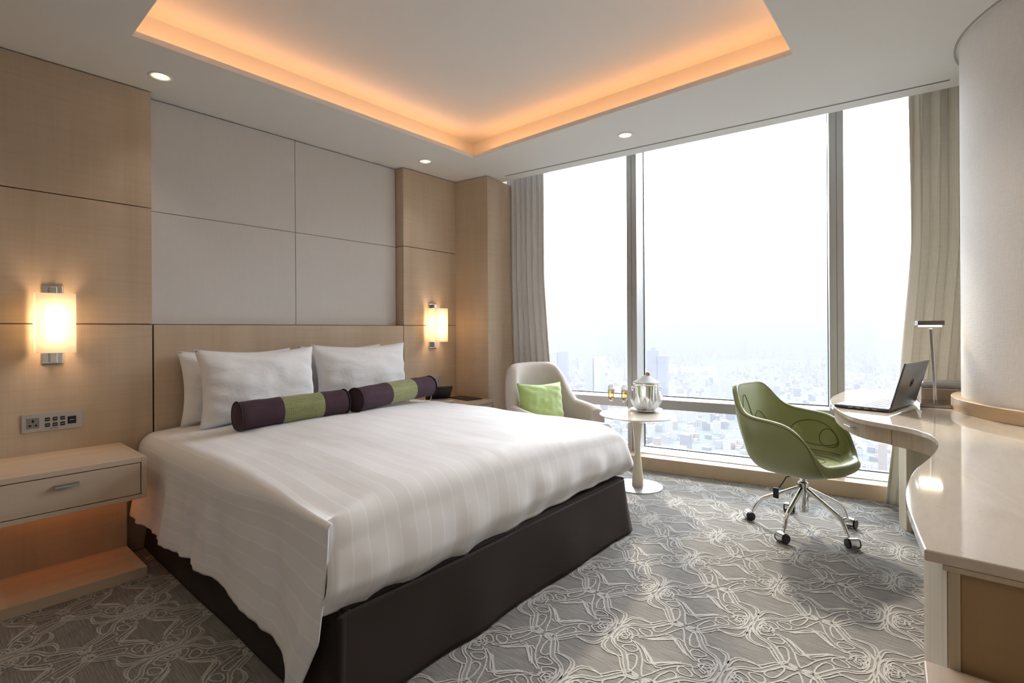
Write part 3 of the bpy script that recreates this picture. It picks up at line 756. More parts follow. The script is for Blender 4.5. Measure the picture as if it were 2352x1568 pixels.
# control panels
def control(label, yc, w_, order, part):
    t = thing('control_panel', label, 'switch panel', (XW, yc, .809)); h_ = .047
    MB().box(0, .006, -w_/2, w_/2, -h_, h_).build('plate', mat('satin_steel_plate', (.50, .49, .48), .45, .6), t, bevel=.001)
    WH = mat('white_print', (.8, .8, .8), .6)
    def y_(f): return (-w_/2+f*w_)
    if order == 'L':
        sk_ = MB().box(.006, .0075, y_(.08), y_(.28), -.027, .027).build('socket', mat('grey_socket', (.22, .21, .20), .5), t)
        hs = MB(); hs.box(.0075, .0082, y_(.18)-.0025, y_(.18)+.0025, .003, .02); hs.box(.0075, .0082, y_(.18)-.006, y_(.18)+.006, .008, .0125)
        for q in (-1, 1): hs.box(.0075, .0082, y_(.18)+q*.012-.006, y_(.18)+q*.012+.006, -.014, -.0095); hs.box(.0075, .0082, y_(.18)+q*.012-.002, y_(.18)+q*.012+.002, -.018, -.006)
        hs.build('socket_holes', BLACK, sk_)
        cols, big = (.415, .54, .665), (.75, .895)
    else:
        cols, big = (.37, .50, .63), (.12, .30)
        MB().box(.006, .0075, y_(.80), y_(.835), -.015, .015).build('indicator', mat('indicator', (.35, .2, .15), .5), t)
    for zc_ in (.014, -.016):
        for f in cols:
            b_ = MB().box(.006, .009, y_(f)-.0095, y_(f)+.0095, zc_-.0095, zc_+.0095).build('button', BLACK, t, bevel=.0008)
            MB().box(.009, .0093, y_(f)-.0065, y_(f)+.0065, zc_-.0005, zc_+.0010).build('button_print', WH, b_)
    b_ = MB().box(.006, .009, y_(big[0]), y_(big[1]), -.021, .019).build('button', BLACK, t, bevel=.0008)
    MB().box(.009, .0093, y_((big[0]+big[1])/2)-.009, y_((big[0]+big[1])/2)+.009, -.001, .001).build('button_print', WH, b_)
    MB().box(.006, .0064, y_(.52)-.018, y_(.52)+.018, -.037, -.035).build('caption', BLACK, t)
control('steel control panel with socket and black buttons below the near wall lamp', .4715, .242, 'L', 0)
control('steel control panel with black buttons beside the far wall lamp', 3.106, .24, 'R', 0)

# phone and folder on the far nightstand
ph = thing('telephone', 'black and cream bedside telephone on the far nightstand', 'telephone', (-3.40, 3.035, .647), 1.0)
tb = MB(); tb.prism([(-.09, -.10), (.09, -.10), (.09, .10), (-.09, .10)], 0, .02)
tb.build('base', mat('cream_plastic', (.7, .62, .5), .4), ph, bevel=.008)
q = MB(); q.obox((0, .0, .075), Vector((.98, 0, -.0)), Vector((0, .80, -.6)), Vector((0, .6, .8)), .085, .105, .010)
kp = q.build('key_face', BLACK, ph, bevel=.004)
for i in range(3):
    for j in range(5):
        p_ = Vector((0, 0, .075))+Vector((1, 0, 0))*(-.03+.03*i)+Vector((0, .8, -.6))*(-.07+.035*j)+Vector((0, .6, .8))*.011
        MB().obox(tuple(p_), Vector((1, 0, 0)), Vector((0, .8, -.6)), Vector((0, .6, .8)), .009, .009, .002).build('key', mat('grey_key', (.4, .4, .4), .5) if not (i or j) else bpy.data.materials['grey_key'], kp)
q = MB(); q.obox((-.115, 0, .080), Vector((1, 0, 0)), Vector((0, .8, -.6)), Vector((0, .6, .8)), .022, .10, .016); q.build('handset', BLACK, ph, bevel=.01)
fo = MB().prism([(-3.55, 3.24), (-3.25, 3.20), (-3.22, 3.375), (-3.52, 3.385)], .6475, .656).build('folder', mat('dark_folder', (.03, .02, .022), .5), bevel=.002)
tag(fo, 'thin dark folder lying flat on the far nightstand', 'folder')

# ------------------------------------------------------------------ armchair
def armchair():
    t = thing('armchair', 'oatmeal fabric tub armchair between bed and window', 'armchair', (-2.515, 3.525, 0), math.radians(-15))
    # swept back and arms: height and radius by angle (0 = back)
    def rim(a):
        a = abs(a); 
        return interp(a, [0, 30, 40, 48, 56, 66, 95, 118, 128], [.99, .985, .955, .86, .735, .655, .635, .62, .60])
    def plan(a):
        r_ = math.radians(a); c_, s_ = math.cos(r_), math.sin(r_)
        n_ = 3.0; k = (abs(c_)**n_+abs(s_)**n_)**(-1/n_)
        return (-.31*k*c_ if c_ > 0 else -.34*k*c_, .405*k*s_)
    AM = 128.
    th = .10
    def shell(u, v):
        a = lerp(-AM, AM, u); x, y = plan(a); H = rim(a)
        lean = -.10*max(0, (H-.45))*math.cos(math.radians(a))**2 if abs(a) < 90 else 0
        # cross-section loop: outer up, over, inner down
        if v < .42: f = v/.42; z = lerp(.17, H-.05, f); k = 1.0-.05*(1-f)**2
        elif v < .58:
            f = (v-.42)/.16; an = PI*f; z = H-.05+.05*math.sin(an); k = 1-(1-math.cos(an))/2*.26
        else: f = (v-.58)/.42; z = lerp(H-.05, .30, f); k = .74
        zz = (z-.17)/.8
        return (x*k+lean*1.6*zz, y*k, z)
    m = MB(); m.grid(shell, 80, 36)
    for u_ in (0, 1):   # front ends of the arms, rounded
        base = [Vector(shell(u_, q/36)) for q in range(37)]; cen = sum(base, Vector())/len(base)
        fwd = Vector((.045, 0, 0))
        def capf(u, v, base=base, cen=cen): 
            b_ = base[int(round(u*36))]; return tuple(b_.lerp(cen, v)+fwd*math.sin(v*PI/2)*1.0)
        m.grid(capf, 36, 6)
    m.build('back_and_arms', ARMF, t, smooth=True, merge=True)
    MB().prism([(-.24, -.27), (.18, -.27), (.225, -.2), (.24, 0), (.225, .2), (.18, .27), (-.24, .27)], .20, .33).build('seat_base', ARMF, t, bevel=.03, seg=4)
    MB().prism([(-.22, -.26), (.20, -.26), (.245, -.2), (.26, 0), (.245, .2), (.20, .26), (-.22, .26)], .33, .46).build('seat_cushion', ARMF, t, bevel=.045, seg=5)
    for sx_, sy_ in ((1, 1), (1, -1), (-1, 1), (-1, -1)):
        MB().tube([(sx_*.19, sy_*.22, .21), (sx_*.22, sy_*.25, 0)], [.022, .014], 12).build('leg', mat('dark_wood_leg', (.12, .07, .04), .4), t)
armchair()
pillow('cushion', 'plain green cushion leaning on the oatmeal armchair back', .49, .37, .15, (-2.585, 3.46, .465), math.radians(-13), -.20, GREENC, 'cushion', 3.3, twist=-.035)

# ------------------------------------------------------------------ round side table and what stands on it
TX, TY = -1.89, 3.802
t = thing('side_table', 'round cream pedestal side table by the window', 'side table', (TX, TY, 0))
MB().lathe([(.0, .0), (.196, .0), (.197, .004), (.195, .009), (.05, .011), (.0, .011)], n=72, cap=False).build('base_plate', STEEL, t, smooth=True, auto=40)
MB().lathe([(.047, .011), (.048, .02), (.042, .10), (.032, .19), (.024, .27), (.0225, .30), (.026, .36), (.034, .44), (.042, .51), (.046, .535), (.0, .535)], n=40, cap=False).build('pedestal', CREAMW, t, smooth=True, auto=50)
MB().lathe([(.0, .532), (.10, .536), (.20, .550), (.275, .570), (.303, .580), (.306, .584), (.303, .589), (.0, .589)], n=96, cap=False).build('table_top', mat('glossy_cream_lacquer', (.68, .62, .54), .06, spec=.6, coat=.5), t, smooth=True, auto=30)
TZ = .5895
def flute(x, y, label):
    t = thing('champagne_glass', label, 'champagne glass', (x, y, TZ), group='filled champagne flutes')
    MB().lathe([(.0, .0), (.031, .0), (.031, .0015), (.006, .004), (.0035, .012), (.003, .085), (.005, .098), (.014, .112), (.0235, .132), (.0255, .15), (.0262, .19), (.0245, .243), (.0238, .243), (.0255, .19), (.0248, .15), (.0225, .133), (.012, .114), (.0, .108)], n=40, cap=False).build('glass_body', STEMG, t, smooth=True)
    MB().lathe([(.0, .1095), (.0118, .115), (.0220, .134), (.0243, .151), (.0248, .19), (.0246, .208), (.0, .208)], n=36, cap=False).build('champagne', CHAMP, t, smooth=True, auto=50)
flute(-2.046, 3.653, 'champagne flute on the side table, farther from the ice bucket')
flute(-1.935, 3.668, 'champagne flute on the side table, right beside the ice bucket')
BXc, BYc = -1.900, 3.985
pl_ = MB().lathe([(.0, 0), (.065, 0), (.070, .004), (.125, .016), (.133, .020), (.131, .023), (.12, .019), (.07, .009), (.0, .009)], c=(BXc, BYc, TZ), n=64, cap=False).build('saucer', WHITEC, None, smooth=True)
tag(pl_, 'white round plate under the ice bucket', 'plate')
t = thing('ice_bucket', 'polished steel champagne bucket with side handles on the round table', 'ice bucket', (BXc, BYc, TZ+.0105))
MB().lathe([(.0, .0), (.060, .0), (.066, .006), (.075, .06), (.084, .14), (.089, .200), (.091, .212), (.104, .216), (.108, .222), (.108, .232), (.103, .238), (.097, .236), (.088, .20), (.078, .10), (.070, .02), (.0, .012)], n=72, cap=False).build('bucket_body', CHROME, t, smooth=True, auto=60)
for s_ in (-1, 1):
    d_ = Vector((math.cos(YAW), math.sin(YAW), 0))*s_
    b_ = d_*.086
    h = MB(); h.tube([tuple(b_+Vector((0, 0, .195))), tuple(b_+d_*.022+Vector((0, 0, .190)))], .006, 10)
    pr = Vector((-d_.y, d_.x, 0)); ring = []
    for k in range(21):
        an = 2*PI*k/20; ring.append(tuple(b_+d_*.030+pr*(.020*math.cos(an))+Vector((0, 0, .182+.016*math.sin(an)))))
    h.tube(ring, .0045, 8, cap=False); h.build('handle', CHROME, t, smooth=True)
# folded napkin lotus
npk = MB()
for k in range(8):
    a = 2*PI*k/8+.3; lay = k % 2
    def fn(u, v, a=a, lay=lay):
        s_ = (u*2-1); wd = .62*(1-v*.80)*(1 if v < .999 else .02)
        wd = .60*(1-v) if v > .35 else .60*(.65+.35*math.sin(v/.35*PI/2)*0+0)
        an = a+s_*wd*1.05
        r_ = .066+.056*math.sin(min(1, v*1.3)*PI/2)+.006*lay+.012*v*v
        z = .010+.105*v-.012*abs(s_)
        return (r_*math.cos(an), r_*math.sin(an), z)
    npk.grid(fn, 10, 12)
n_o = npk.build('lotus_napkin', NAPKIN, None, smooth=True, solid=.0015); n_o.location = (BXc, BYc, TZ+.010)
tag(n_o, 'white napkin folded in lotus petals around the foot of the ice bucket', 'napkin')
# bottle and cloth over the rim
bt = thing('champagne_bottle', 'gold topped champagne bottle standing in the ice bucket', 'bottle', (BXc+.012, BYc+.008, TZ+.023))
MB().lathe([(.0, 0), (.040, .0), (.042, .02), (.042, .15), (.030, .20), (.017, .235), (.015, .255), (.0, .255)], n=32, cap=False).build('bottle_body', mat('dark_green_glass', (.02, .05, .02), .1), bt, smooth=True)
MB().lathe([(.0155, .250), (.0165, .27), (.0165, .285), (.0185, .289), (.0185, .303), (.013, .308), (.0, .309)], n=28, cap=False).build('foil_top', GOLD, bt, smooth=True, auto=50)
cl_ = MB()
R_ = Vector((math.cos(YAW), math.sin(YAW), 0)); Fd = Vector((-math.sin(YAW), math.cos(YAW), 0))
def capfn(u, v):
    an = 2*PI*u; r_ = .022+.093*v; 
    z = .236+.056*(1-v)**1.3+.004*math.sin(an*5)*v
    return (r_*math.cos(an), r_*math.sin(an), z-(.006 if v > .95 else 0))
cl_.grid(capfn, 48, 14, wu=True)
def hang(u, v):
    an = YAW+math.radians(14+10*math.sin(u*9+v*2)*v); r_ = lerp(.080, .116, u)+v*v*lerp(.020, .060, u); z = .236-(.150+.02*math.sin(u*7))*v-.01*(1-u)*(1-v)
    return (r_*math.cos(an), r_*math.sin(an), z)
cl_.grid(hang, 20, 18)
c_o = cl_.build('service_cloth', NAPKIN, None, smooth=True, solid=.0015); c_o.location = (BXc, BYc, TZ+.010)
tag(c_o, 'white cloth draped over the ice bucket and hanging down its right side', 'cloth')

# ------------------------------------------------------------------ office chair
oc = thing('desk_chair', 'green leather swivel armchair on chrome five star base', 'office chair', (-.675, 3.657, 0), math.radians(-13))
_HA = [0, 28, 36, 42, 48, 56, 66, 85, 100, 110, 119, 128, 137, 150, 180]
_HZ = [.900, .898, .875, .815, .755, .724, .712, .702, .684, .648, .588, .515, .474, .475, .477]
def H_(a):   # rim height by degrees from the back
    a = abs(a); return sum(interp(abs(a+d), _HA, _HZ) if a+d <= 180 else _HZ[-1] for d in (-6, -3, 0, 3, 6))/5
def PL(a):
    r_ = math.radians(a); c_, s_ = math.cos(r_), math.sin(r_)
    n_ = 3.4 if c_ > 0 else 2.7; k = (abs(c_)**n_+abs(s_)**n_)**(-1/n_)
    rx = .300 if c_ > 0 else .282
    return math.hypot(rx*k*c_, .296*k*s_), -c_*rx*k, .296*k*s_
SZ, SB = .452, .376
def bez(p0, p1, p2, f): return tuple((1-f)**2*a+2*f*(1-f)*b_+f*f*c_ for a, b_, c_ in zip(p0, p1, p2))
def shellf(u, v):
    a = u*360-180; R_, px, py = PL(a); H = H_(a); ab = abs(a); wf = sm(116, 142, ab)
    ux, uy = px/R_, py/R_
    I = (R_-.030*wf, H); th = .034
    O = (lerp(R_+th, R_-.030, wf), lerp(H, .405, wf))
    if v < .25: f = v/.25; r_, z = .78*I[0]*f, SZ-.006*(1-f)
    elif v < .5:
        f = (v-.25)/.25; r_, z = bez((.78*I[0], SZ), (lerp(I[0]+.004, .9*I[0], wf), lerp(SZ-.002, H, wf)), I, f)
    elif v < .62:
        an = (v-.5)/.12*PI; cx_, cz_ = (I[0]+O[0])/2, (I[1]+O[1])/2
        hx, hz_ = (I[0]-O[0])/2, (I[1]-O[1])/2; rad = math.hypot(hx, hz_)
        r_ = cx_+hx*math.cos(an)+hz_*math.sin(an)*1.0; z = cz_+hz_*math.cos(an)-hx*math.sin(an)*1.0
    elif v < .88:
        f = (v-.62)/.26; r_, z = bez(O, (lerp(O[0]+.006, O[0]-.02, wf), lerp(SB+.02, .396, wf)), (.62*R_, SB-.004), f)
    else:
        f = (v-.88)/.12; r_, z = .62*R_*(1-f), SB-.004-.004*f
    lean = -.17*max(0, z-.55)*max(0, math.cos(math.radians(a)))
    return (r_*ux+lean, r_*uy, z)
sh = MB().grid(shellf, 120, 64, wu=True).build('seat_shell', LEATHER, oc, smooth=True, merge=True)
def seam(pts, r=.0030):
    MB().tube([tuple(p) for p in pts], r, 6).build('seam', STITCH, sh, smooth=True)
def shp(a, f):
    """point on the inner side of the shell at angle a, f = 0 at the seat, 1 at the rim"""
    p = Vector(shellf((a+180)/360., .25+.25*max(0, min(.97, f)))); d_ = Vector((0, 0, .6))-p; return p+d_.normalized()*.0008
def arc(ac, vc, ra, rv, t0=0, t1=2*PI, n=48): return [shp(ac+ra*math.cos(lerp(t0, t1, k/n)), vc+rv*math.sin(lerp(t0, t1, k/n))) for k in range(n+1)]
for ac, vc, ra, rv, t0, t1 in ((-15, .34, 15, .58, 0, PI), (-20, .34, 9, .38, 0, PI), (13, .34, 19, .42, 0, PI), (13, .34, 9, .20, 0, PI),
                               (82, .66, 27, .24, 0, 2*PI), (98, .62, 12, .20, 0, 2*PI), (-82, .66, 27, .24, 0, 2*PI)):
    seam(arc(ac, vc, ra, rv, t0, t1))
for rr_, cxs in ((.05, .0), (.095, .015), (.15, .03)):
    seam([(cxs+rr_*1.15*math.cos(2*PI*k/40), rr_*math.sin(2*PI*k/40), SZ-.0045+.004*rr_/.15) for k in range(41)])
seam([Vector(shellf((a+180)/360., .505)) for a in range(-128, 129, 3)], .0022)
seam([Vector(shellf((a+180)/360., .615)) for a in range(-132, 133, 3)], .0022)
seam([shp(a, .22) for a in range(-118, 119, 4)], .0022)
# gas column
MB().lathe([(.030, .114), (.031, .118), (.031, .292), (.029, .300), (.020, .303), (.0185, .305), (.0185, .345), (.0, .345)], n=32).build('gas_column', CHROME, oc, smooth=True, auto=40)
MB().box(-.06, .06, -.05, .05, .343, .398).build('seat_plate', BLACK, oc, bevel=.004)
lv = MB(); lv.tube([(-.03, -.05, .350), (-.06, -.10, .335), (-.07, -.125, .30), (-.085, -.14, .27)], .004, 8); lv.obox((-.100, -.148, .235), Vector((1, 0, 0)), Vector((0, 1, 0)), Kz, .016, .006, .032)
lv.build('height_lever', BLACK, oc, bevel=.003)
leg0 = None
for k in range(5):
    a = math.radians(-15+72*k); c_, s_ = math.cos(a), math.sin(a)
    prof = [(.025, .262), (.07, .240), (.14, .205), (.20, .176), (.232, .158), (.255, .135), (.272, .105), (.283, .075)]
    pp = smooth(prof, 2)
    lg = MB().tube([(r_*c_, r_*s_, z) for r_, z in pp], .0125, 12).build('leg', CHROME, oc, smooth=True)
    ca = a+PI/2+(.5 if k % 2 else -.4); ax = Vector((math.cos(ca), math.sin(ca), 0)); cen = Vector((.315*c_, .315*s_, .031))
    cs = MB(); cs.tube([tuple(Vector((.286*c_, .286*s_, .080))), tuple(Vector((.300*c_, .300*s_, .048)))], .008, 10)
    hood = []; fwd = Vector((-ax.y, ax.x, 0))
    cs.tube([tuple(cen-ax*.024+Kz*.004), tuple(cen+ax*.024+Kz*.004)], .029, 24)
    cs.build('caster_hood', CHROME, lg, smooth=True, auto=40)
    for s2 in (-1, 1):
        MB().tube([tuple(cen+ax*(s2*.0245)), tuple(cen+ax*(s2*.034))], [.0295, .027], 24).build('caster_wheel', BLACK, lg, smooth=True, auto=40)

# ------------------------------------------------------------------ desk
DZ = .86
out = [(-.20, 4.24), (-.394, 4.22), (-.462, 4.14), (-.496, 3.98), (-.512, 3.72), (-.505, 3.519), (-.475, 3.31), (-.432, 3.144), (-.385, 3.00), (-.335, 2.885), (-.27, 2.80), (-.196, 2.752), (-.135, 2.715), (-.081, 2.665), (-.038, 2.59), (-.015, 2.495), (-.009, 2.365), (-.015, 2.25), (-.028, 2.14), (-.044, 2.03), (-.060, 1.93), (-.070, 1.80), (-.072, 1.64), (-.066, 1.54), (-.054, 1.44), (-.038, 1.32), (-.026, 1.236)]
sp = smooth(out[:-1], 1)+[out[-1]]
# stop the outline at the column so the stone top meets it
ocirc = [(CC[0]+.70*math.cos(math.radians(a)), CC[1]+.70*math.sin(math.radians(a))) for a in range(262, 120, -6)]
topoly = sp+[(.94, 1.236), (.94, 2.85)]+ocirc+[(.42, 4.24)]
desk = thing('writing_desk', 'curved desk with glossy cream stone top along the right wall', 'desk', (.2, 2.7, 0))
def rel(poly): return [(x-.2, y-2.7) for x, y in poly]
def inset(poly, d):
    n = len(poly); r = []
    for k in range(n):
        a = Vector(poly[max(k-1, 0)]); b_ = Vector(poly[min(k+1, n-1)]); t = (b_-a).normalized(); nn = Vector((-t.y, t.x)); r.append((poly[k][0]+nn.x*d, poly[k][1]+nn.y*d))
    return r
from mathutils.geometry import tessellate_polygon
def slabmesh(poly, z0, z1):
    bm = bmesh.new(); vs = [bm.verts.new((p[0], p[1], z1)) for p in poly]
    f = bm.faces.new(vs); r_ = bmesh.ops.extrude_face_region(bm, geom=[f]); ev = [v for v in r_['geom'] if isinstance(v, bmesh.types.BMVert)]
    for v in ev: v.co.z = z0
    bmesh.ops.recalc_face_normals(bm, faces=bm.faces); return bm
def bmobj(bm, name, m, parent, bevel=0):
    me = bpy.data.meshes.new(name); bm.to_mesh(me); bm.free(); me.materials.append(m); o = bpy.data.objects.new(name, me); COL.objects.link(o); o.parent = parent
    if bevel: q = o.modifiers.new('b', 'BEVEL'); q.width = bevel; q.segments = 2; q.limit_method = 'ANGLE'; q.angle_limit = math.radians(50)
    return o
bmobj(slabmesh(rel(topoly), .838, DZ), 'desk_top', MARBLE, desk, .003)
# side faces of the outline run from the far end to the near end with the room on the right
ins = inset(sp, .022)
if Vector(ins[10])[0] < sp[10][0]: ins = inset(sp, -.022)
kA = max(i for i, p in enumerate(ins) if p[1] > 2.40)
def band(pts, z0, z1, th, nm, m, parent, bev=0):
    o2 = inset(pts, th)
    if o2[len(o2)//2][0] < pts[len(pts)//2][0]: o2 = inset(pts, -th)
    mb = MB(); n = len(pts)
    for k in range(n-1):
        a, b_, c2, d2 = pts[k], pts[k+1], o2[k+1], o2[k]
        mb.prism(rel([a, b_, c2, d2]), z0, z1)
    return mb.build(nm, m, parent)
apron = ins[:kA+1]
# drawer front occupies the middle of the apron
def cut(pts, ya, yb): return [p for p in pts if yb <= p[1] <= ya]
band([p for p in apron if p[1] >= 3.02], .765, .838, .02, 'apron', ASH, desk)
dsec = [p for p in apron if 2.745 <= p[1] <= 3.02]; lastp = min(dsec, key=lambda p: p[1])
ia = apron.index(dsec[0]); ib = apron.index(dsec[-1])
drw = band(apron[ia-1:ib+1], .768, .834, .018, 'drawer', ASH, desk)
hx_, hy_ = -.372, 2.995
hd = MB(); dd = Vector((-.42, .9, 0)).normalized(); nn_ = Vector((-.9, -.42, 0)).normalized()
k_ = min(range(len(apron)), key=lambda i: abs(apron[i][1]-2.935)); pc = Vector((*apron[k_], .808)); dd = (Vector((*apron[k_-1], 0))-Vector((*apron[k_+1], 0))).normalized(); nn_ = Vector((-dd.y, dd.x, 0))
if nn_.x > 0: nn_ = -nn_
hd.obox(tuple(pc+nn_*.012-Vector((.2, 2.7, 0))), dd, nn_, Kz, .040, .014, .002); hd.build('handle', STEEL, drw, bevel=.0006)
jp = Vector((*apron[ib], 0)); jq = Vector((*apron[ib+1], 0)); jd = (jq-jp).normalized(); apron[ib+1:ib+1] = [tuple((jp+jd*.004)[:2])]
band(apron[ib:ib+2], .766, .836, .004, 'joint', GROOVE, desk)
band(apron[ib+1:], .765, .838, .02, 'apron', ASH, desk)
# cabinet body under the near part of the desk
near = [p for p in inset(sp, .035 if ins is not None else .035)]
if near[10][0] < sp[10][0]: near = inset(sp, -.035)
nb = [p for p in near if p[1] < 2.05 and p[1] > 1.27]
body = [(nb[0][0]+.012, 2.3)]+nb+[(nb[-1][0]+.006, 1.262)]+[(.90, 1.262), (.90, 2.3)]
MB().prism(rel([(.012, 1.256)]+[(p[0]+.035, p[1]) for p in nb[::-1]]+[(.02, 2.3), (.92, 2.3), (.92, 1.256)]), .0, .838).build('cabinet_body', BROWNP, desk)
bb = MB()
o2 = [(p[0]+.03, p[1]) for p in nb]
for k in range(len(nb)-1): bb.prism(rel([nb[k], nb[k+1], o2[k+1], o2[k]]), .0, .838)
e0 = nb[-1]
bb.prism(rel([e0, (e0[0]+.012, 1.238), (e0[0]+.028, 1.238), (e0[0]+.03, e0[1])]), 0, .838)
bb.build('cabinet_side', ASH, desk)
MB().box(.006-.2, .74, 1.236-2.7+.008, 1.256-2.7, .0, .828).build('end_panel', BROWNP, desk)
MB().box(.0-.2, .74, 1.236-2.7, 1.250-2.7, .8285, .838).build('end_rail', ASH, desk)
# far support leg
MB().prism(rel([(-.215, 4.13), (-.17, 4.02), (.0, 4.06), (-.04, 4.18)]), 0, .838).build('leg', ASH, desk, bevel=.003)
# lower bench beside the desk end
lb = thing('low_cabinet', 'low maple cabinet top standing against the near end of the desk', 'cabinet', (.3, .85, 0))
lp = [(-.028, 1.232), (-.020, 1.10), (-.006, .98), (.01, .85), (.02, .60), (.02, .50), (.9, .50), (.9, 1.232)]
MB().prism([(x-.3, y-.85) for x, y in lp], .630, .652).build('cabinet_top', MAPLE_H, lb, bevel=.003)
MB().prism([(x-.3+(.03 if x < .5 else 0), y-.85) for x, y in lp], .0, .630).build('cabinet_body', ASH, lb)

# ------------------------------------------------------------------ on the desk
GREY = mat('dark_grey_metal', (.10, .10, .105), .3, .7)
SILV = mat('silver_keyboard_deck', (.55, .55, .56), .3, .6)
lt = thing('laptop', 'open dark grey laptop on the curved end of the desk', 'laptop', (-.158, 3.315, DZ+.0005), math.radians(79))
# local x along the hinge (away), local y towards the user
MB().box(-.215, .215, 0, .240, .002, .018).build('base', GREY, lt, bevel=.004)
MB().box(-.208, .208, .006, .234, .018, .0195).build('keyboard_deck', SILV, lt)
ks = [o for o in lt.children if o.name.startswith('keyboard_deck')][0]
kb = MB()
for r_ in range(5):
    for c_ in range(14): kb.box(-.172+c_*.0245, -.172+c_*.0245+.020, .030+r_*.0215, .030+r_*.0215+.0175, .0195, .0212)
kb.build('keys', BLACK, ks)
MB().box(-.055, .045, .155, .225, .0195, .0200).build('touchpad', mat('touchpad', (.42, .42, .43), .35, .5), ks, bevel=.001)
scn = Matrix.Rotation(math.radians(15), 4, 'X')
def so_(mb): mb.v = [tuple(scn @ Vector(v)+Vector((0, -.002, .018))) for v in mb.v]; return mb
lid = so_(MB().box(-.215, .215, -.008, .0, 0, .238)).build('screen_lid', GREY, lt, bevel=.003)
so_(MB().box(-.200, .200, .0, .0008, .018, .228)).build('screen', mat('dark_screen', (.01, .01, .012), .1), lid)
lg_ = MB(); cyz = (-.0085, .125); ring = [(.021*math.cos(2*PI*k/40), cyz[0], cyz[1]+.021*math.sin(2*PI*k/40)) for k in range(41)]
lg_.tube(ring, .0012, 6, cap=False)
for x0 in (.006, -.008):   # two slanted stems with bowls
    lg_.tube([(x0+.006, cyz[0], cyz[1]+(.017 if x0 > 0 else .008)), (x0-.0, cyz[0], cyz[1]-(.008 if x0 > 0 else .017))], .0010, 6)
    lg_.tube([(x0+.003, cyz[0], cyz[1]+.006), (x0-.004, cyz[0], cyz[1]+.007), (x0-.005, cyz[0], cyz[1]+.002), (x0-.007, cyz[0], cyz[1]-.007)], .0010, 6)
so_(lg_).build('emblem', mat('emblem_black', (.01, .01, .01), .3), lid)
pt = MB()
for k in range(4): pt.box(-.2158, -.2148, .05+k*.035, .05+k*.035+.02, .007, .013)
pt.build('ports', mat('port_grey', (.35, .35, .36), .4, .5), lt)

dl = thing('desk_lamp', 'slim chrome desk lamp with small flat lit head', 'desk lamp', (-.022, 3.572, DZ+.0005), 0)
LA = math.radians(8)
def rx(x, y): return (x*math.cos(LA)-y*math.sin(LA), x*math.sin(LA)+y*math.cos(LA))
DCH = mat('dark_polished_chrome', (.36, .34, .32), .1, 1)
MB().prism([rx(-.082, -.12), rx(.072, -.12), rx(.072, .10), rx(-.082, .10)], 0, .018).build('base', DCH, dl, bevel=.002)
MB().obox((-.012, -.012, .215), Vector((1, .1, 0)).normalized(), Vector((-.1, 1, 0)).normalized(), Vector((-.045, 0, 1)).normalized(), .0065, .004, .199).build('stem', CHROME, dl, bevel=.001)
MB().prism([(x-.026, y) for x, y in (rx(-.058, -.07), rx(.054, -.07), rx(.054, .05), rx(-.058, .05))], .432, .456).build('lamp_head', DCH, dl, bevel=.001)
MB().prism([(x-.026, y) for x, y in (rx(-.044, -.06), rx(.044, -.06), rx(.044, .04), rx(-.044, .04))], .424, .4315).build('light_lens', LAMPE, dl, bevel=.002)
bxt = thing('storage_box', 'brown leather storage box with a lid behind the desk lamp', 'box', (.02, 3.86, DZ+.0005), math.radians(6))
BL = mat('taupe_leather', (.20, .155, .12), .45); _t = NT(BL); _t.bump(_t.noise(_t.coord(), 300, 2), .2, .001)
BL2 = mat('grey_leather_lid', (.17, .16, .145), .4)
MB().box(-.12, .12, -.10, .10, 0, .078).build('box_body', BL, bxt, bevel=.004)
lm = MB(); lm.box(-.122, .122, -.102, .102, .080, .094)
lm.v = lm.v; lm.grid(lambda u, v: (lerp(-.122, .122, u)*(1 if v in (0, 1) else .9), lerp(-.102, .102, v), .094), 1, 1)
i = len(lm.v)
for z_, k in ((.094, 1), (.108, .88)): lm.v += [(-.122*k, -.102*k, z_), (.122*k, -.102*k, z_), (.122*k, .102*k, z_), (-.122*k, .102*k, z_)]
for k in range(4): lm.f.append((i+k, i+(k+1) % 4, i+4+(k+1) % 4, i+4+k)); lm.mi.append(0)
lm.f.append((i+4, i+5, i+6, i+7)); lm.mi.append(0)
lm.build('lid', BL2, bxt)
MB().tube([(-.112, -.1015, .008), (.112, -.1015, .008), (.112, -.1015, .070), (-.112, -.1015, .070), (-.112, -.1015, .008)], .0008, 4).build('stitching', mat('pale_stitch', (.5, .42, .33), .6), bxt)

# ------------------------------------------------------------------ the city far below
GZ = -200.0
GR = mat('city_ground', (.3, .33, .3), .95); _t = NT(GR)
_a = _t.noise(_t.coord((1, 1, 1)), .0016, 5, .55); _b = _t.noise(_t.coord((1, 1, 1)), .018, 4, .7); 
_v = _t.n('ShaderNodeTexVoronoi'); _v.inputs['Scale'].default_value = .03; _t.l(_t.coord(), _v.inputs['Vector'])
_c = _t.mix((.045, .058, .05), (.09, .095, .095), _t.ramp(_a, [(.42, (0, 0, 0)), (.58, (1, 1, 1))]))
_c = _t.mix(_c, (.13, .13, .132), _t.ramp(_b, [(.52, (0, 0, 0)), (.68, (1, 1, 1))]))
_t.color(_t.mix(_c, _t.ramp(_t.math('FRACT', _t.math('MULTIPLY', _v.outputs['Distance'], .21)), [(.0, (.05, .055, .055)), (1, (.16, .16, .16))]), .35))
g_ = MB().box(-12000, 12000, 300, 15000, GZ-5, GZ); struct(g_.build('ground', GR))
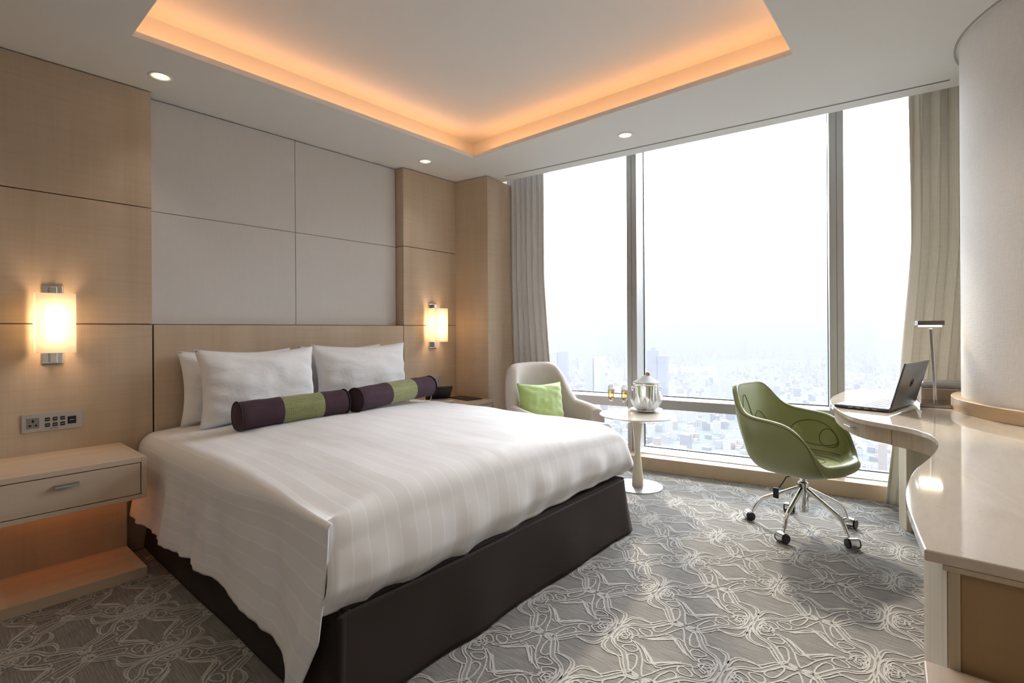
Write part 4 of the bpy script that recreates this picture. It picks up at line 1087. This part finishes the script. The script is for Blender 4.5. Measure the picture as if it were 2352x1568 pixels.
def bmat(name, c, wc, sx_=.28, sz=.30):
    m = mat(name, c, .8); t = NT(m)
    br = t.n('ShaderNodeTexBrick'); br.offset = 0; br.inputs['Scale'].default_value = 1; br.inputs['Mortar Size'].default_value = .9; br.inputs['Brick Width'].default_value = 3.4; br.inputs['Row Height'].default_value = 3.3; br.inputs['Mortar Smooth'].default_value = .1
    co = t.n('ShaderNodeTexCoord'); s = t.n('ShaderNodeSeparateXYZ'); cb = t.n('ShaderNodeCombineXYZ'); t.l(co.outputs['Object'], s.inputs[0]); t.l(t.math('ADD', s.outputs['X'], s.outputs['Y']), cb.inputs['X']); t.l(s.outputs['Z'], cb.inputs['Y'])
    t.l(cb.outputs[0], br.inputs['Vector']); t.color(t.mix(wc, c, br.outputs['Fac'])); return m
BM = [bmat('white_building', (.24, .24, .235), (.15, .158, .17)), bmat('pale_building', (.18, .18, .178), (.12, .127, .137)), bmat('grey_building', (.11, .115, .125), (.08, .088, .10)), bmat('pinkish_building', (.19, .172, .16), (.13, .12, .12))]
ROOFR = mat('red_roof', (.155, .125, .11), .8); ROOFG = mat('grey_roof', (.15, .155, .16), .8)
def bld_mesh(w_, d_, h_, kind):
    m = MB(); m.box(-w_/2, w_/2, -d_/2, d_/2, 0, h_)
    m.cur = 1
    if kind == 0: m.box(-w_*.2, w_*.15, -d_*.2, d_*.2, h_, h_+3)
    elif kind == 1: m.box(-w_/2-.4, w_/2+.4, -d_/2-.4, d_/2+.4, h_, h_+.8); m.cur = 0; m.box(-w_*.3, w_*.05, -d_*.3, d_*.3, h_+.8, h_+4)
    elif kind == 2:
        i = len(m.v); m.v += [(-w_/2, -d_/2, h_), (w_/2, -d_/2, h_), (w_/2, d_/2, h_), (-w_/2, d_/2, h_), (-w_/2, 0, h_+4), (w_/2, 0, h_+4)]
        for f in ((0, 1, 5, 4), (2, 3, 4, 5), (0, 4, 3), (1, 2, 5)): m.f.append(tuple(i+k for k in f)); m.mi.append(1)
    elif kind == 3: m.cur = 0; m.box(-w_*.5, w_*.1, -d_*.5, d_*.5, h_, h_*1.25)
    return m
protos = []
for k in range(16):
    rr = random.Random(k+50)
    kind = k % 4; w_, d_, h_ = rr.uniform(7, 18), rr.uniform(7, 15), rr.choice([7, 9, 11, 14, 17, 24])
    o = bld_mesh(w_, d_, h_, kind).build('city_building', [BM[rr.choice([0, 0, 1, 1, 2, 3])], ROOFR if kind == 2 else ROOFG]); protos.append(o)
LB = 'small pale low rise building in the hazy city below the window'
cnt = 0; rr = random.Random(11); placed = []
TW = [(1509, 1500, 50), (1366, 1450, 50), (1282, 1900, 55), (1852, 880, 52), (1560, 1180, 52), (1690, 1620, 85), (1770, 1560, 40), (1708, 3600, 40), (1652, 1750, 36)]
for px_, d_, r_ in TW:
    a_ = math.atan((px_-1176)/1162.)-YAW; placed.append((d_*math.sin(a_), d_*math.cos(a_), r_))
def free(x, y, r): return all((x-q[0])**2+(y-q[1])**2 > (r+q[2])**2 for q in placed)
used = set()
for k in range(285):
    az = math.radians(rr.uniform(-38.5, -1.5)); dist = 640+1400*rr.random()**1.5
    x, y = dist*math.sin(az), dist*math.cos(az)
    for _q in range(60):
        if free(x, y, 17): break
        az = math.radians(rr.uniform(-38.5, -1.5)); dist = 640+1700*rr.random()**1.3; x, y = dist*math.sin(az), dist*math.cos(az)
    placed.append((x, y, 17))
    pi_ = rr.randrange(16); src = protos[pi_]
    if pi_ in used: o = src.copy(); COL.objects.link(o)
    else: o = src; used.add(pi_)
    o.location = (x, y, GZ); o.rotation_euler = (0, 0, rr.choice([.2, .2+PI/2, .5, -.1]))
    tag(o, LB, 'building', 'low rise buildings of the city outside')
for i_, o in enumerate(protos):
    if i_ not in used: bpy.data.objects.remove(o)
# the rest of the roofs, uncountable
far = MB(); rr = random.Random(5)
for k in range(9500):
    az = math.radians(rr.uniform(-41, 1)); dist = 660+5200*rr.random()**1.5
    x, y = dist*math.sin(az), dist*math.cos(az); 
    if mnoise.noise(Vector((x*.0016, y*.0016, 2))) < -.22 and dist > 1300: continue
    if not free(x, y, 13): continue
    w_, d_ = rr.uniform(4, 13), rr.uniform(4, 12); h_ = rr.choice([5, 7, 9, 11, 14]) if rr.random() < .965 else rr.uniform(25, 60)
    far.cur = rr.choice([0, 0, 0, 1, 1, 2, 3, 4]); far.box(x-w_/2, x+w_/2, y-d_/2, y+d_/2, GZ, GZ+h_)
o = far.build('city_roofscape', BM+[ROOFR]); tag(o, 'dense hazy spread of tiny houses and roofs reaching the horizon', 'cityscape', kind='stuff')
# single towers that can be told apart
def tower(name, label, px, dist, top, parts, rz=.2):
    az = math.atan((px-1176)/1162.)-YAW; t_ = thing(name, label, 'building', (dist*math.sin(az), dist*math.cos(az), GZ), rz)
    for nm, mt, bx in parts:
        m = MB()
        for q in bx: m.box(*q)
        m.build(nm, mt, t_)
GT = bmat('blue_glass_tower', (.085, .10, .13), (.14, .15, .17))
tower('office_tower', 'blue glass twin slab tower right of the left window mullion', 1509, 1500, 0, [('tower_slab', GT, [(-26, 2, -14, 14, 0, 142)]), ('tower_slab', GT, [(4, 28, -16, 14, 0, 126)]), ('crown', BM[2], [(-16, -6, -6, 6, 142, 150)])])
tower('apartment_tower', 'pale twin apartment tower seen just beyond the armchair', 1366, 1450, 0, [('tower_slab', BM[1], [(-24, -2, -14, 14, 0, 124)]), ('tower_slab', BM[0], [(2, 24, -14, 14, 0, 124)]), ('podium', BM[1], [(-32, 34, -20, 20, 0, 18)])])
tower('apartment_tower', 'faint wide apartment block beside the left curtain edge', 1282, 1900, 0, [('tower_slab', BM[1], [(-38, 0, -14, 14, 0, 118)]), ('tower_slab', BM[2], [(4, 36, -14, 14, 0, 122)])])
cs_ = MB()
tower('unfinished_building', 'large concrete block with open floor frames behind the green chair', 1852, 880, 0,
      [('lower_block', BM[2], [(-36, 30, -14, 14, 0, 58)]), ('upper_block', BM[2], [(-22, 34, -14, 14, 58, 72)]),
       ('floor_slab', BM[0], [(-37, 31, -15, 15, 6.5*k+3, 6.5*k+4.4) for k in range(9)]+[(-38+8.5*j, -36.6+8.5*j, -15.4, -14, 0, 60) for j in range(9)]), ('roof_plant', BM[0], [(-18, -8, -6, 6, 72, 79), (14, 24, -6, 6, 72, 77)])], rz=.1)
tower('office_block', 'long white five storey block left of the green chair back', 1560, 1180, 0, [('main_wing', BM[0], [(-34, 36, -10, 10, 0, 22)]), ('side_wing', BM[0], [(-34, -18, -10, 30, 0, 26)])])
tower('office_block', 'broad white office complex in the middle distance, centre pane', 1690, 1620, 0, [('main_wing', BM[0], [(-58, 10, -14, 14, 0, 56)]), ('side_wing', BM[1], [(14, 74, -14, 14, 0, 48)]), ('roof_block', BM[1], [(-30, -10, -8, 8, 56, 62)])])
tower('office_block', 'cream office block right of the broad white complex', 1770, 1560, 0, [('main_wing', BM[1], [(-26, 22, -14, 14, 0, 46)]), ('stair_tower', BM[0], [(-6, 6, -17, -14, 0, 52)])])
tower('office_tower', 'narrow faint tower on the hazy horizon in the centre pane', 1708, 3600, 0, [('tower_slab', BM[1], [(-20, 20, -15, 15, 0, 142)])])
tower('office_tower', 'square pale tower far off, midway across the centre pane', 1652, 1750, 0, [('tower_slab', BM[0], [(-18, 18, -14, 14, 0, 78)]), ('roof_block', BM[1], [(-8, 8, -6, 6, 78, 84)])])
# haze over the city
hz = bpy.data.materials.new('city_haze'); hz.use_nodes = True; n = hz.node_tree; n.nodes.clear()
ou = n.nodes.new('ShaderNodeOutputMaterial'); vs_ = n.nodes.new('ShaderNodeVolumeScatter'); vs_.inputs['Color'].default_value = (.172, .174, .189, 1); vs_.inputs['Density'].default_value = .00062; vs_.inputs['Anisotropy'].default_value = .2
va_ = n.nodes.new('ShaderNodeVolumeAbsorption'); va_.inputs['Color'].default_value = (.172, .174, .189, 1); va_.inputs['Density'].default_value = .00062
ad_ = n.nodes.new('ShaderNodeAddShader'); n.links.new(vs_.outputs[0], ad_.inputs[0]); n.links.new(va_.outputs[0], ad_.inputs[1]); n.links.new(ad_.outputs[0], ou.inputs['Volume'])
ho = MB().box(-9000, 7000, 120, 12000, GZ-3, 160).build('haze', hz); tag(ho, 'white haze hanging over the whole city outside', 'haze', kind='stuff')
